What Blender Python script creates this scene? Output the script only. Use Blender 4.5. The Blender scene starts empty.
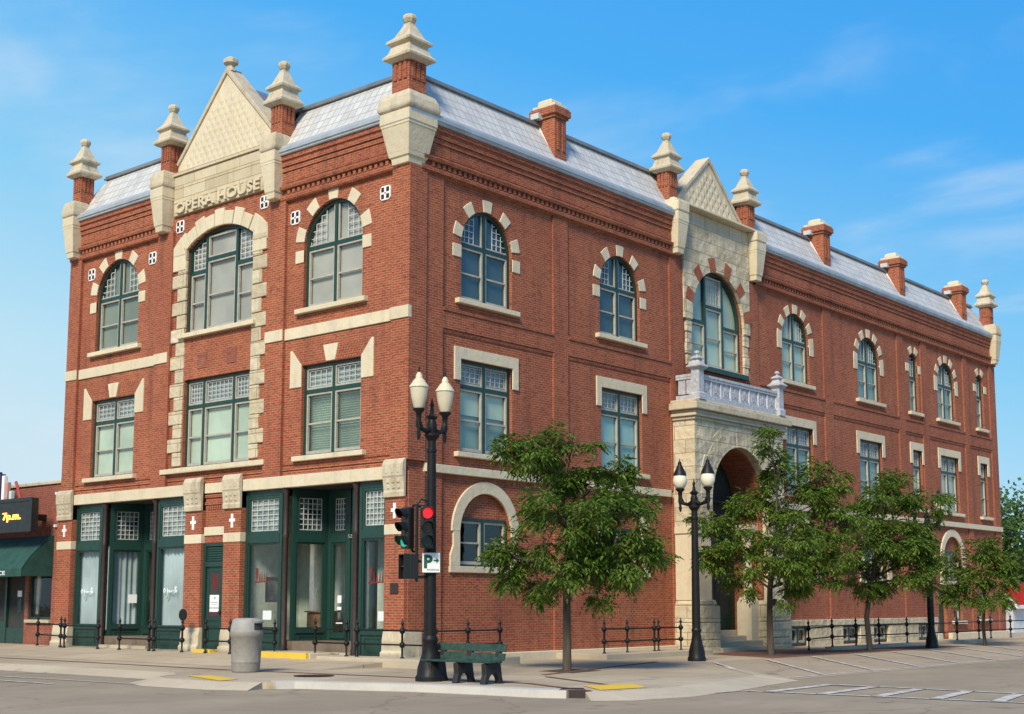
import bpy, bmesh, math, random
from mathutils import Vector, Matrix
rad = math.radians
S = bpy.context.scene
COL = S.collection
PI = math.pi

# ------------------------------------------------------------------ camera
YAW, PITCH = rad(40.375), rad(7.534)
cam = bpy.data.cameras.new('camera'); camo = bpy.data.objects.new('camera', cam); COL.objects.link(camo)
camo.location = (-23.363, -23.207, 1.30)
fw = Vector((math.cos(PITCH)*math.cos(YAW), math.cos(PITCH)*math.sin(YAW), math.sin(PITCH)))
camo.rotation_euler = fw.to_track_quat('-Z', 'Y').to_euler()
cam.sensor_width = 36; cam.lens = 1357.4*36/1024; cam.shift_y = 66.5/1024
cam.clip_start = 0.1; cam.clip_end = 6000
S.camera = camo
RIGHT = Vector((math.sin(YAW), -math.cos(YAW), 0)); FWD = Vector((math.cos(YAW), math.sin(YAW), 0))

# ------------------------------------------------------------------ sky, sun, exposure
SUN_DIR = Vector((-0.97, -0.40, 0.92)).normalized()
elev = math.asin(SUN_DIR.z); az = math.atan2(SUN_DIR.x, SUN_DIR.y)
W = bpy.data.worlds.new('World'); S.world = W; W.use_nodes = True
nt = W.node_tree; nt.nodes.clear()
def wn(t, **kw):
    n = nt.nodes.new(t)
    for k, v in kw.items(): setattr(n, k, v)
    return n
L = nt.links.new
sky = wn('ShaderNodeTexSky'); sky.sky_type = 'NISHITA'; sky.sun_disc = False
sky.sun_elevation = elev; sky.sun_rotation = az; sky.altitude = 100; sky.air_density = 1.0; sky.dust_density = 0.6; sky.ozone_density = 2.0
tc = wn('ShaderNodeTexCoord')
sep = wn('ShaderNodeSeparateXYZ'); L(tc.outputs['Generated'], sep.inputs[0])
# clear-sky colour by height
ramp = wn('ShaderNodeValToRGB'); cr = ramp.color_ramp
BGS, EXPO = 0.068, 0.60
KS = 1/(BGS*2**EXPO)
cr.elements[0].position = 0.0; cr.elements[0].color = (0.62*KS, 0.80*KS, 0.90*KS, 1)
cr.elements[1].position = 1.0; cr.elements[1].color = (0.02*KS, 0.16*KS, 0.60*KS, 1)
for p, c in ((0.07, (0.52, 0.78, 0.92)), (0.20, (0.26, 0.63, 0.93)), (0.36, (0.075, 0.43, 0.93)), (0.58, (0.04, 0.31, 0.85))):
    e = cr.elements.new(p); e.color = (c[0]*KS, c[1]*KS, c[2]*KS, 1)
# paler towards the left of the view (nearer the sun's side)
dotn = wn('ShaderNodeVectorMath', operation='DOT_PRODUCT'); dotn.inputs[1].default_value = tuple(RIGHT)
L(tc.outputs['Generated'], dotn.inputs[0])
mr = wn('ShaderNodeMapRange'); mr.inputs[1].default_value = -0.45; mr.inputs[2].default_value = 0.40; mr.inputs[3].default_value = -0.13; mr.inputs[4].default_value = 0.06
L(dotn.outputs['Value'], mr.inputs[0])
addz = wn('ShaderNodeMath', operation='ADD'); L(sep.outputs[2], addz.inputs[0]); L(mr.outputs[0], addz.inputs[1])
L(addz.outputs[0], ramp.inputs[0])
mixs = wn('ShaderNodeMix', data_type='RGBA'); mixs.inputs[0].default_value = 0.97
L(sky.outputs[0], mixs.inputs[6]); L(ramp.outputs[0], mixs.inputs[7])
# thin clouds: noise on a plane high above
div = wn('ShaderNodeMath', operation='MAXIMUM'); L(sep.outputs[2], div.inputs[0]); div.inputs[1].default_value = 0.03
addd = wn('ShaderNodeMath', operation='ADD'); L(div.outputs[0], addd.inputs[0]); addd.inputs[1].default_value = 0.10
vd = wn('ShaderNodeVectorMath', operation='DIVIDE'); L(tc.outputs['Generated'], vd.inputs[0])
cmb = wn('ShaderNodeCombineXYZ'); [L(addd.outputs[0], cmb.inputs[i]) for i in range(3)]
L(cmb.outputs[0], vd.inputs[1])
mp = wn('ShaderNodeMapping'); mp.inputs['Rotation'].default_value = (0, 0, -YAW-0.5); mp.inputs['Scale'].default_value = (0.95, 0.62, 0.0); mp.inputs['Location'].default_value = (1.1, 0.75, 0)
L(vd.outputs[0], mp.inputs[0])
nz = wn('ShaderNodeTexNoise'); nz.inputs['Scale'].default_value = 2.1; nz.inputs['Detail'].default_value = 7; nz.inputs['Roughness'].default_value = 0.52; nz.inputs['Distortion'].default_value = 0.25
L(mp.outputs[0], nz.inputs['Vector'])
cmr = wn('ShaderNodeMapRange'); cmr.interpolation_type = 'SMOOTHSTEP'
cmr.inputs[1].default_value = 0.50; cmr.inputs[2].default_value = 0.74; cmr.inputs[3].default_value = 0.0; cmr.inputs[4].default_value = 0.42
L(nz.outputs[0], cmr.inputs[0])
mixc = wn('ShaderNodeMix', data_type='RGBA'); L(cmr.outputs[0], mixc.inputs[0]); L(mixs.outputs[2], mixc.inputs[6]); mixc.inputs[7].default_value = (0.72*KS, 0.82*KS, 0.92*KS, 1)
bg = wn('ShaderNodeBackground'); bg.inputs[1].default_value = BGS
L(mixc.outputs[2], bg.inputs[0])
wo = wn('ShaderNodeOutputWorld'); L(bg.outputs[0], wo.inputs[0])

sun = bpy.data.lights.new('sun', 'SUN'); sun.energy = 3.3; sun.angle = rad(16); sun.color = (1.0, 0.89, 0.72)
suno = bpy.data.objects.new('sun', sun); COL.objects.link(suno)
suno.rotation_euler = SUN_DIR.to_track_quat('Z', 'Y').to_euler()

vs = S.view_settings; vs.view_transform = 'Standard'; vs.look = 'None'; vs.exposure = EXPO; vs.gamma = 1; vs.use_curve_mapping = False
S.render.engine = 'CYCLES'; S.cycles.max_bounces = 8; S.cycles.transparent_max_bounces = 16

# ------------------------------------------------------------------ materials
class MT:
    def __init__(s, name):
        s.m = bpy.data.materials.new(name); s.m.use_nodes = True; s.t = s.m.node_tree; s.t.nodes.clear()
        s.out = s.n('ShaderNodeOutputMaterial'); s.b = s.n('ShaderNodeBsdfPrincipled'); s.l(s.b.outputs[0], s.out.inputs[0])
    def n(s, t, **kw):
        n = s.t.nodes.new(t)
        for k, v in kw.items(): setattr(n, k, v)
        return n
    def l(s, a, b): s.t.links.new(a, b)
    def coord(s, obj=False):
        if obj: return s.n('ShaderNodeTexCoord').outputs['Object']
        return s.n('ShaderNodeNewGeometry').outputs['Position']
    def noise(s, vec, scale, detail=4, rough=0.55, sc=(1,1,1)):
        if sc != (1,1,1):
            m = s.n('ShaderNodeMapping'); m.inputs['Scale'].default_value = sc; s.l(vec, m.inputs[0]); vec = m.outputs[0]
        n = s.n('ShaderNodeTexNoise'); n.inputs['Scale'].default_value = scale; n.inputs['Detail'].default_value = detail; n.inputs['Roughness'].default_value = rough
        s.l(vec, n.inputs['Vector']); return n.outputs[0]
    def rng(s, v, a, b, c, d):
        m = s.n('ShaderNodeMapRange'); s.l(v, m.inputs[0])
        for i, x in enumerate((a, b, c, d)): m.inputs[i+1].default_value = x
        return m.outputs[0]
    def mix(s, f, a, b, mode='MIX'):
        m = s.n('ShaderNodeMix', data_type='RGBA', blend_type=mode)
        for i, x in ((0, f), (6, a), (7, b)):
            if hasattr(x, 'links'): s.l(x, m.inputs[i])
            elif i == 0: m.inputs[0].default_value = x
            else: m.inputs[i].default_value = (*x, 1)
        return m.outputs[2]
    def bump(s, h, st, dist=0.02):
        b = s.n('ShaderNodeBump'); b.inputs['Strength'].default_value = st; b.inputs['Distance'].default_value = dist
        s.l(h, b.inputs['Height']); s.l(b.outputs[0], s.b.inputs['Normal']); return b
    def uv(s):      # wall coordinates: along the wall, up
        g = s.n('ShaderNodeNewGeometry'); p = s.n('ShaderNodeSeparateXYZ'); s.l(g.outputs['Position'], p.inputs[0])
        q = s.n('ShaderNodeSeparateXYZ'); s.l(g.outputs['True Normal'], q.inputs[0])
        a = s.n('ShaderNodeMath', operation='ABSOLUTE'); s.l(q.outputs[0], a.inputs[0])
        gt = s.n('ShaderNodeMath', operation='GREATER_THAN'); s.l(a.outputs[0], gt.inputs[0]); gt.inputs[1].default_value = 0.62
        mx = s.n('ShaderNodeMix', data_type='FLOAT'); s.l(gt.outputs[0], mx.inputs[0]); s.l(p.outputs[0], mx.inputs[2]); s.l(p.outputs[1], mx.inputs[3])
        c = s.n('ShaderNodeCombineXYZ'); s.l(mx.outputs[0], c.inputs[0]); s.l(p.outputs[2], c.inputs[1]); return c.outputs[0], g.outputs['Position']
    def set(s, color=None, rough=0.6, metal=0.0, spec=0.5):
        if color is not None:
            if hasattr(color, 'links'): s.l(color, s.b.inputs['Base Color'])
            else: s.b.inputs['Base Color'].default_value = (*color, 1)
        if hasattr(rough, 'links'): s.l(rough, s.b.inputs['Roughness'])
        else: s.b.inputs['Roughness'].default_value = rough
        s.b.inputs['Metallic'].default_value = metal; s.b.inputs['Specular IOR Level'].default_value = spec
        return s.m

def brick_mat(name, c1, c2, mortar, rows=0.064, width=0.20, stain=0.45):
    m = MT(name); uv, pos = m.uv()
    b = m.n('ShaderNodeTexBrick'); b.inputs['Scale'].default_value = 1; b.inputs['Mortar Size'].default_value = 0.0085; b.inputs['Mortar Smooth'].default_value = 0.25
    b.inputs['Brick Width'].default_value = width; b.inputs['Row Height'].default_value = rows; b.inputs['Bias'].default_value = -0.1
    b.inputs['Color1'].default_value = (*c1, 1); b.inputs['Color2'].default_value = (*c2, 1); b.inputs['Mortar'].default_value = (*mortar, 1)
    m.l(uv, b.inputs['Vector'])
    n1 = m.noise(pos, 0.45, 6, 0.65); n2 = m.noise(pos, 2.6, 5, 0.7); n3 = m.noise(pos, 1.0, 6, 0.7, (2.4, 2.4, 0.20))
    n4 = m.noise(uv, 1.0, 2, 0.8, (4.3, 14.0, 1.0)); n5 = m.noise(uv, 1.0, 2, 0.8, (5.1, 11.0, 1.0))
    c = m.mix(m.rng(n4, 0.51, 0.67, 0.0, 0.68), b.outputs[0], (0.13, 0.036, 0.030))       # burnt bricks
    c = m.mix(m.rng(n5, 0.56, 0.74, 0.0, 0.50), c, (0.46, 0.20, 0.115))                   # pale bricks
    c = m.mix(m.rng(n1, 0.36, 0.68, 0.0, stain), c, (0.19, 0.050, 0.033))
    c = m.mix(m.rng(n2, 0.48, 0.80, 0.0, 0.34), c, (0.42, 0.17, 0.09))
    c = m.mix(m.rng(n3, 0.52, 0.74, 0.0, 0.58), c, (0.095, 0.042, 0.032))                  # run-off streaks
    c = m.mix(m.rng(n3, 0.38, 0.22, 0.0, 0.20), c, (0.44, 0.24, 0.15))                    # lime bloom
    m.bump(b.outputs[1], -0.6, 0.008)
    return m.set(c, 0.85, spec=0.25)

def stone_mat(name, c, dark, rough_face=0.3, blocks=None, dirt=0.35):
    m = MT(name); uv, pos = m.uv()
    n1 = m.noise(pos, 1.3, 6, 0.62); n2 = m.noise(pos, 7.0, 5, 0.6); n3 = m.noise(pos, 1.0, 5, 0.65, (3.0, 3.0, 0.5))
    col = m.mix(m.rng(n1, 0.3, 0.7, 0, 0.7), c, tuple(x*0.82 for x in c))
    col = m.mix(m.rng(n2, 0.45, 0.75, 0, 0.35), col, dark)
    col = m.mix(m.rng(n3, 0.50, 0.76, 0, dirt), col, tuple(x*0.45 for x in dark))
    n4 = m.noise(pos, 28.0, 3, 0.7); col = m.mix(m.rng(n4, 0.5, 0.75, 0, 0.30), col, tuple(x*0.6 for x in dark))
    n5 = m.noise(pos, 1.9, 1, 0.3, (1.0, 1.0, 2.0)); col = m.mix(m.rng(n5, 0.35, 0.7, 0, 0.35), col, (0.62, 0.59, 0.50))
    oi = m.n('ShaderNodeObjectInfo'); col = m.mix(m.rng(oi.outputs['Random'], 0, 1, 0.0, 0.30), col, tuple(x*0.62 for x in c))
    h = n2
    if blocks:
        b = m.n('ShaderNodeTexBrick'); b.inputs['Scale'].default_value = 1; b.inputs['Mortar Size'].default_value = 0.012; b.inputs['Brick Width'].default_value = blocks[0]; b.inputs['Row Height'].default_value = blocks[1]
        b.inputs['Color1'].default_value = (1,1,1,1); b.inputs['Color2'].default_value = (0.80,0.78,0.74,1); b.inputs['Mortar'].default_value = (0.55,0.5,0.42,1)
        m.l(uv, b.inputs['Vector'])
        col = m.mix(1.0, col, b.outputs[0], 'MULTIPLY')
        v = m.n('ShaderNodeTexVoronoi'); v.inputs['Scale'].default_value = 3.2; m.l(pos, v.inputs['Vector'])
        mm = m.n('ShaderNodeMath', operation='MULTIPLY_ADD'); m.l(v.outputs[0], mm.inputs[0]); mm.inputs[1].default_value = 1.1; m.l(n2, mm.inputs[2])
        sb = m.n('ShaderNodeMath', operation='SUBTRACT'); m.l(mm.outputs[0], sb.inputs[0]); m.l(b.outputs[1], sb.inputs[1]); h = sb.outputs[0]
    m.bump(h, rough_face, 0.06)
    return m.set(col, 0.88, spec=0.25)

def plain(name, c, rough=0.5, metal=0.0, var=0.12, scale=6.0, bump=0.0, obj=True, spec=0.5):
    m = MT(name); p = m.coord(obj)
    n = m.noise(p, scale, 5, 0.6)
    col = m.mix(m.rng(n, 0.3, 0.75, 0, 1), tuple(x*(1+var) for x in c), tuple(x*(1-var*1.6) for x in c))
    if bump: m.bump(n, bump, 0.01)
    return m.set(col, m.rng(n, 0.3, 0.7, max(rough-0.08, 0.02), rough+0.1), metal, spec)

M = {}
M['brick'] = brick_mat('red_brick', (0.370, 0.086, 0.034), (0.245, 0.052, 0.024), (0.42, 0.24, 0.14))
M['brick_old'] = brick_mat('old_brick', (0.27, 0.075, 0.045), (0.19, 0.05, 0.035), (0.30, 0.17, 0.12), stain=0.5)
M['stone'] = stone_mat('cream_limestone', (0.72, 0.62, 0.425), (0.50, 0.41, 0.27), 0.25)
M['stone_worn'] = stone_mat('weathered_limestone', (0.60, 0.51, 0.35), (0.30, 0.24, 0.16), 0.35, dirt=0.7)
M['rock'] = stone_mat('rock_faced_limestone', (0.68, 0.585, 0.40), (0.42, 0.34, 0.22), 0.6, blocks=(0.78, 0.42))
M['ashlar'] = stone_mat('ashlar_limestone', (0.72, 0.615, 0.41), (0.50, 0.41, 0.27), 0.15, blocks=(1.05, 0.40))
M['green'] = plain('dark_green_paint', (0.0105, 0.043, 0.032), 0.42)
M['sash'] = plain('putty_paint', (0.40, 0.375, 0.31), 0.5)
M['white'] = plain('white_paint', (0.78, 0.77, 0.74), 0.5)
M['muntin'] = plain('pale_leading', (0.52, 0.53, 0.51), 0.5)
M['iron'] = plain('black_iron', (0.009, 0.009, 0.009), 0.5, var=0.4, spec=.28)
M['rust'] = plain('brown_iron_column', (0.035, 0.018, 0.015), 0.5, var=0.3)
M['dark'] = plain('dark_interior', (0.035, 0.035, 0.034), 0.9)
M['void'] = plain('slot_shade', (0.03, 0.014, 0.012), 0.9)
M['metal'] = plain('painted_gutter', (0.42, 0.455, 0.48), 0.4, 0.25, var=0.15, scale=2)
M['flash'] = plain('roof_flashing', (0.24, 0.255, 0.265), 0.42, 0.4, var=0.2, scale=2)
M['lav'] = plain('pale_lavender_iron', (0.42, 0.435, 0.46), 0.5, 0.0, var=0.25, scale=9)
M['pale_iron'] = plain('pale_iron_paint', (0.58, 0.60, 0.64), 0.5, var=.15)
M['tar'] = plain('flat_roof', (0.09, 0.09, 0.09), 0.9)

def roof_mat():
    m = MT('stamped_metal_tiles'); uv, pos = m.uv()
    b = m.n('ShaderNodeTexBrick'); b.inputs['Scale'].default_value = 1; b.inputs['Mortar Size'].default_value = 0.016; b.inputs['Mortar Smooth'].default_value = 0.5
    b.inputs['Brick Width'].default_value = 0.26; b.inputs['Row Height'].default_value = 0.27; b.offset = 0.0
    b.inputs['Color1'].default_value = (0.60, 0.595, 0.56, 1); b.inputs['Color2'].default_value = (0.50, 0.495, 0.465, 1); b.inputs['Mortar'].default_value = (0.37, 0.37, 0.355, 1)
    m.l(uv, b.inputs['Vector'])
    n = m.noise(pos, 2.5, 5, 0.6, (1, 1, 0.4))
    n2 = m.noise(pos, 1.2, 5, 0.7, (2.0, 2.0, 0.4)); c = m.mix(m.rng(n, 0.45, 0.75, 0, 0.5), b.outputs[0], (0.36, 0.37, 0.37)); c = m.mix(m.rng(n2, 0.5, 0.75, 0, 0.35), c, (0.27, 0.25, 0.23))
    h = m.n('ShaderNodeMath', operation='MULTIPLY_ADD'); m.l(b.outputs[1], h.inputs[0]); h.inputs[1].default_value = -1.0; m.l(n, h.inputs[2])
    m.bump(h.outputs[0], 0.6, 0.03)
    return m.set(c, 0.55, 0.05, .4)
M['tiles'] = roof_mat()

def glass_mat(name, tint, refl):
    m = MT(name); p = m.coord()
    m.t.nodes.remove(m.b)
    tr = m.n('ShaderNodeBsdfTransparent'); tr.inputs[0].default_value = (*tint, 1)
    gl = m.n('ShaderNodeBsdfGlossy'); gl.inputs['Roughness'].default_value = 0.03; gl.inputs[0].default_value = (0.9, 0.95, 0.97, 1)
    n = m.noise(p, 1.6, 2, 0.5)
    bp = m.n('ShaderNodeBump'); bp.inputs['Strength'].default_value = 0.05; bp.inputs['Distance'].default_value = 0.05; m.l(n, bp.inputs['Height']); m.l(bp.outputs[0], gl.inputs['Normal'])
    g = m.n('ShaderNodeNewGeometry'); dt = m.n('ShaderNodeVectorMath', operation='DOT_PRODUCT'); m.l(g.outputs['Incoming'], dt.inputs[0]); m.l(g.outputs['Normal'], dt.inputs[1])
    ab = m.n('ShaderNodeMath', operation='ABSOLUTE'); m.l(dt.outputs['Value'], ab.inputs[0])
    om = m.n('ShaderNodeMath', operation='SUBTRACT'); om.inputs[0].default_value = 1; m.l(ab.outputs[0], om.inputs[1])
    pw = m.n('ShaderNodeMath', operation='POWER'); m.l(om.outputs[0], pw.inputs[0]); pw.inputs[1].default_value = 5
    a = m.n('ShaderNodeMath', operation='ADD'); m.l(pw.outputs[0], a.inputs[0]); a.inputs[1].default_value = refl
    mx = m.n('ShaderNodeMixShader'); m.l(a.outputs[0], mx.inputs[0]); m.l(tr.outputs[0], mx.inputs[1]); m.l(gl.outputs[0], mx.inputs[2])
    m.l(mx.outputs[0], m.out.inputs[0]); return m.m
M['glass'] = glass_mat('window_glass', (0.92, 0.96, 0.94), 0.07)
M['glass_clear'] = glass_mat('shop_glass', (0.93, 0.96, 0.95), 0.04)
def shade_mat(name, c):
    m = MT(name); p = m.coord()
    n = m.noise(p, 0.7, 3, 0.5); n2 = m.noise(p, 6, 3, 0.5)
    col = m.mix(m.rng(n, 0.35, 0.65, 0, 1), c, tuple(x*0.72 for x in c))
    return m.set(col, 0.85, spec=0.2)
M['sh_mint'] = shade_mat('mint_roller_shade', (0.54, 0.62, 0.50))  # shade colours also carry the tints reflected in the window glass
M['sh_aqua'] = shade_mat('aqua_roller_shade', (0.38, 0.58, 0.54))
M['sh_teal'] = shade_mat('teal_shade', (0.28, 0.39, 0.35))
M['sh_grey'] = shade_mat('grey_shade', (0.46, 0.42, 0.37))  # grey raised to carry clouds reflected in the pane
M['sh_tan'] = shade_mat('tan_shade', (0.36, 0.33, 0.22))
M['sh_olive'] = shade_mat('olive_shade', (0.22, 0.24, 0.19))
M['sh_slate'] = shade_mat('slate_shade', (0.075, 0.12, 0.145))
M['lace'] = shade_mat('pale_lace_curtain', (0.42, 0.50, 0.51))
M['blind'] = shade_mat('mint_venetian_blind', (0.50, 0.60, 0.49))
M['pane_pale'] = shade_mat('obscured_pane', (0.33, 0.37, 0.36))  # pale sheet behind the transom lattice

def concrete_mat(name, c, joints=None, cracks=0.0, streak=None):
    m = MT(name); p = m.coord()
    n1 = m.noise(p, 0.35, 6, 0.6); n2 = m.noise(p, 2.2, 6, 0.65); n3 = m.noise(p, 40, 3, 0.7); n0 = m.noise(p, 0.11, 3, 0.5)
    col = m.mix(m.rng(n1, 0.3, 0.7, 0, 1), tuple(x*1.12 for x in c), tuple(x*0.82 for x in c))
    col = m.mix(m.rng(n0, 0.42, 0.62, 0, 0.5), col, tuple(x*0.74 for x in c))
    col = m.mix(m.rng(n2, 0.5, 0.8, 0, 0.5), col, tuple(x*0.6 for x in c))
    col = m.mix(m.rng(n3, 0.4, 0.7, 0, 0.25), col, tuple(x*0.6 for x in c))
    sp = m.noise(p, 1.1, 2, 0.4); col = m.mix(m.rng(sp, 0.70, 0.76, 0, 0.55), col, tuple(x*0.35 for x in c))     # oil and gum spots
    if streak:
        st = m.noise(p, 1.0, 4, 0.6, streak); col = m.mix(m.rng(st, 0.45, 0.7, 0, 0.45), col, tuple(x*0.68 for x in c))
    if cracks:
        ds = m.n('ShaderNodeTexNoise'); ds.inputs['Scale'].default_value = 1.3; ds.inputs['Detail'].default_value = 4; m.l(p, ds.inputs['Vector'])
        va = m.n('ShaderNodeVectorMath', operation='MULTIPLY_ADD'); m.l(ds.outputs[1], va.inputs[0]); va.inputs[1].default_value = (1.2, 1.2, 0); m.l(p, va.inputs[2])
        v = m.n('ShaderNodeTexVoronoi', feature='DISTANCE_TO_EDGE'); v.inputs['Scale'].default_value = 0.22; m.l(va.outputs[0], v.inputs['Vector'])
        ck = m.rng(v.outputs[0], 0.0, 0.010, cracks, 0.0); col = m.mix(ck, col, tuple(x*0.22 for x in c))
    if joints:
        b = m.n('ShaderNodeTexBrick'); b.offset = 0; b.inputs['Scale'].default_value = 1; b.inputs['Mortar Size'].default_value = 0.014
        b.inputs['Brick Width'].default_value = joints; b.inputs['Row Height'].default_value = joints
        b.inputs['Color1'].default_value = (1,1,1,1); b.inputs['Color2'].default_value = (0.86,0.86,0.86,1); b.inputs['Mortar'].default_value = (0.42,0.40,0.37,1)
        m.l(p, b.inputs['Vector']); col = m.mix(1.0, col, b.outputs[0], 'MULTIPLY')
    m.bump(n3, 0.12, 0.01)
    return m.set(col, 0.9, spec=0.2)
M['walk'] = concrete_mat('pavement_concrete', (0.485, 0.40, 0.28), 1.55)
M['slab'] = concrete_mat('slab_concrete', (0.51, 0.43, 0.31))
M['kerbm'] = concrete_mat('kerb_concrete', (0.56, 0.53, 0.47))
M['road'] = concrete_mat('worn_asphalt', (0.335, 0.272, 0.190), cracks=.40, streak=(0.12, 0.9, 1))
M['pad'] = concrete_mat('parking_asphalt', (0.40, 0.325, 0.23), cracks=.6)
M['earth'] = plain('pit_soil', (0.06, 0.04, 0.03), 0.95, obj=False)
def paint_mat(name, c, wear):
    m = MT(name); p = m.coord()
    n = m.noise(p, 3.5, 6, 0.7); n2 = m.noise(p, 30, 3, 0.7)
    col = m.mix(m.rng(n, 0.42, 0.68, 0, wear), c, (0.25, 0.225, 0.19)); col = m.mix(m.rng(n2, 0.5, 0.75, 0, wear*0.8), col, (0.25, 0.225, 0.19))
    return m.set(col, 0.8, spec=0.2)
M['line'] = paint_mat('worn_white_road_paint', (0.60, 0.57, 0.50), 0.95)
M['yellow'] = paint_mat('yellow_tactile_paint', (0.72, 0.47, 0.035), 0.3)
def paver_mat():
    m = MT('red_brick_pavers'); p = m.coord()
    b = m.n('ShaderNodeTexBrick'); b.inputs['Scale'].default_value = 1; b.inputs['Mortar Size'].default_value = 0.006; b.inputs['Brick Width'].default_value = 0.2; b.inputs['Row Height'].default_value = 0.1
    b.inputs['Color1'].default_value = (0.20, 0.075, 0.05, 1); b.inputs['Color2'].default_value = (0.14, 0.055, 0.04, 1); b.inputs['Mortar'].default_value = (0.12, 0.09, 0.07, 1)
    m.l(p, b.inputs['Vector']); n = m.noise(p, 1.5, 5); c = m.mix(m.rng(n, .4, .7, 0, .4), b.outputs[0], (0.23, 0.13, 0.09))
    return m.set(c, 0.9, spec=0.2)
M['paver'] = paver_mat()

# ------------------------------------------------------------------ mesh helpers
MF = lambda a, d, z: (-d, a, z)          # front wall: a runs along y, d = out towards the street
MS = lambda a, d, z: (a, -d, z)          # side wall: a runs along x
MW = lambda x, y, z: (x, y, z)

class MB:
    def __init__(s, mp=MW): s.v = []; s.f = []; s.mp = mp
    def add(s, vs, fs):
        o = len(s.v); s.v += [s.mp(*p) for p in vs]; s.f += [tuple(i+o for i in f) for f in fs]; return s
    def box(s, a0, a1, d0, d1, z0, z1):
        return s.add([(a, d, z) for z in (z0, z1) for d in (d0, d1) for a in (a0, a1)],
                     [(0,1,3,2), (4,6,7,5), (0,4,5,1), (2,3,7,6), (0,2,6,4), (1,5,7,3)])
    def prism(s, poly, d0, d1):            # polygon in (a, z)
        n = len(poly)
        return s.add([(a, d0, z) for a, z in poly]+[(a, d1, z) for a, z in poly],
                     [tuple(range(n)), tuple(range(2*n-1, n-1, -1))]+[(i, (i+1) % n, n+(i+1) % n, n+i) for i in range(n)])
    def flat(s, poly, z0, z1):             # polygon in plan
        n = len(poly)
        return s.add([(x, y, z0) for x, y in poly]+[(x, y, z1) for x, y in poly],
                     [tuple(range(n)), tuple(range(2*n-1, n-1, -1))]+[(i, (i+1) % n, n+(i+1) % n, n+i) for i in range(n)])
    def ring(s, outer, inner, d0, d1):
        n = len(outer)
        vs = [(a, d, z) for d in (d0, d1) for P in (outer, inner) for a, z in P]
        fs = []
        for i in range(n):
            j = (i+1) % n
            fs += [(i, j, n+j, n+i), (2*n+i, 3*n+i, 3*n+j, 2*n+j), (i, 2*n+i, 2*n+j, j), (n+i, n+j, 3*n+j, 3*n+i)]
        return s.add(vs, fs)
    def lathe(s, prof, cx=0, cy=0, seg=16, rot=0, sx=1, sy=1):
        vs = []; fs = []
        for r, z in prof:
            for k in range(seg):
                t = rot+2*PI*k/seg; vs.append((cx+r*math.cos(t)*sx, cy+r*math.sin(t)*sy, z))
        for i in range(len(prof)-1):
            for k in range(seg):
                k2 = (k+1) % seg; fs.append((i*seg+k, i*seg+k2, (i+1)*seg+k2, (i+1)*seg+k))
        fs.append(tuple(range(seg-1, -1, -1))); fs.append(tuple((len(prof)-1)*seg+k for k in range(seg)))
        return s.add(vs, fs)
    def square(s, prof, cx=0, cy=0):       # square plan, (half width, z)
        return s.lathe([(h*math.sqrt(2), z) for h, z in prof], cx, cy, 4, PI/4)
    def path(s, pts, rs, seg=6):
        pts = [Vector(p) for p in pts]; vs = []; fs = []
        for i, p in enumerate(pts):
            d = (pts[min(i+1, len(pts)-1)]-pts[max(i-1, 0)]).normalized()
            u = d.orthogonal().normalized() if i == 0 else (u-d*u.dot(d)).normalized()
            w = d.cross(u); r = rs[i] if hasattr(rs, '__len__') else rs
            for k in range(seg):
                t = 2*PI*k/seg; q = p+(u*math.cos(t)+w*math.sin(t))*r; vs.append(tuple(q))
        for i in range(len(pts)-1):
            for k in range(seg):
                k2 = (k+1) % seg; fs.append((i*seg+k, i*seg+k2, (i+1)*seg+k2, (i+1)*seg+k))
        fs.append(tuple(range(seg-1, -1, -1))); fs.append(tuple((len(pts)-1)*seg+k for k in range(seg)))
        return s.add(vs, fs)
    def plate(s, outer, holes, d, depth):  # flat wall with holes and reveals going back by depth
        bm = bmesh.new(); loops = []
        for P in [outer]+holes:
            vv = [bm.verts.new((a, z, 0)) for a, z in P]; loops.append(vv)
            for i in range(len(vv)): bm.edges.new((vv[i], vv[(i+1) % len(vv)]))
        bmesh.ops.triangle_fill(bm, use_beauty=True, use_dissolve=False, edges=bm.edges[:])
        bm.verts.index_update()
        s.add([(v.co.x, d, v.co.y) for v in bm.verts], [tuple(v.index for v in f.verts) for f in bm.faces])
        bm.free()
        for P in [outer]+holes:
            n = len(P)
            s.add([(a, d, z) for a, z in P]+[(a, d-depth, z) for a, z in P], [(i, (i+1) % n, n+(i+1) % n, n+i) for i in range(n)])
        return s
    def build(s, name, mat, parent=None, smooth=None, bevel=0, closed=True, label=None):
        me = bpy.data.meshes.new(name); me.from_pydata([tuple(p) for p in s.v], [], s.f); me.update()
        if closed:
            bm = bmesh.new(); bm.from_mesh(me); bmesh.ops.recalc_face_normals(bm, faces=bm.faces[:]); bm.to_mesh(me); bm.free()
        o = bpy.data.objects.new(name, me); COL.objects.link(o)
        if mat is not None: me.materials.append(mat if not isinstance(mat, str) else M[mat])
        if parent is not None: o.parent = parent
        if smooth:
            for p in me.polygons: p.use_smooth = True
            me.set_sharp_from_angle(angle=rad(smooth))
        if bevel:
            b = o.modifiers.new('bevel', 'BEVEL'); b.width = bevel; b.segments = 2; b.limit_method = 'ANGLE'; b.angle_limit = rad(40)
        if label: o['label'] = label
        return o

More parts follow.
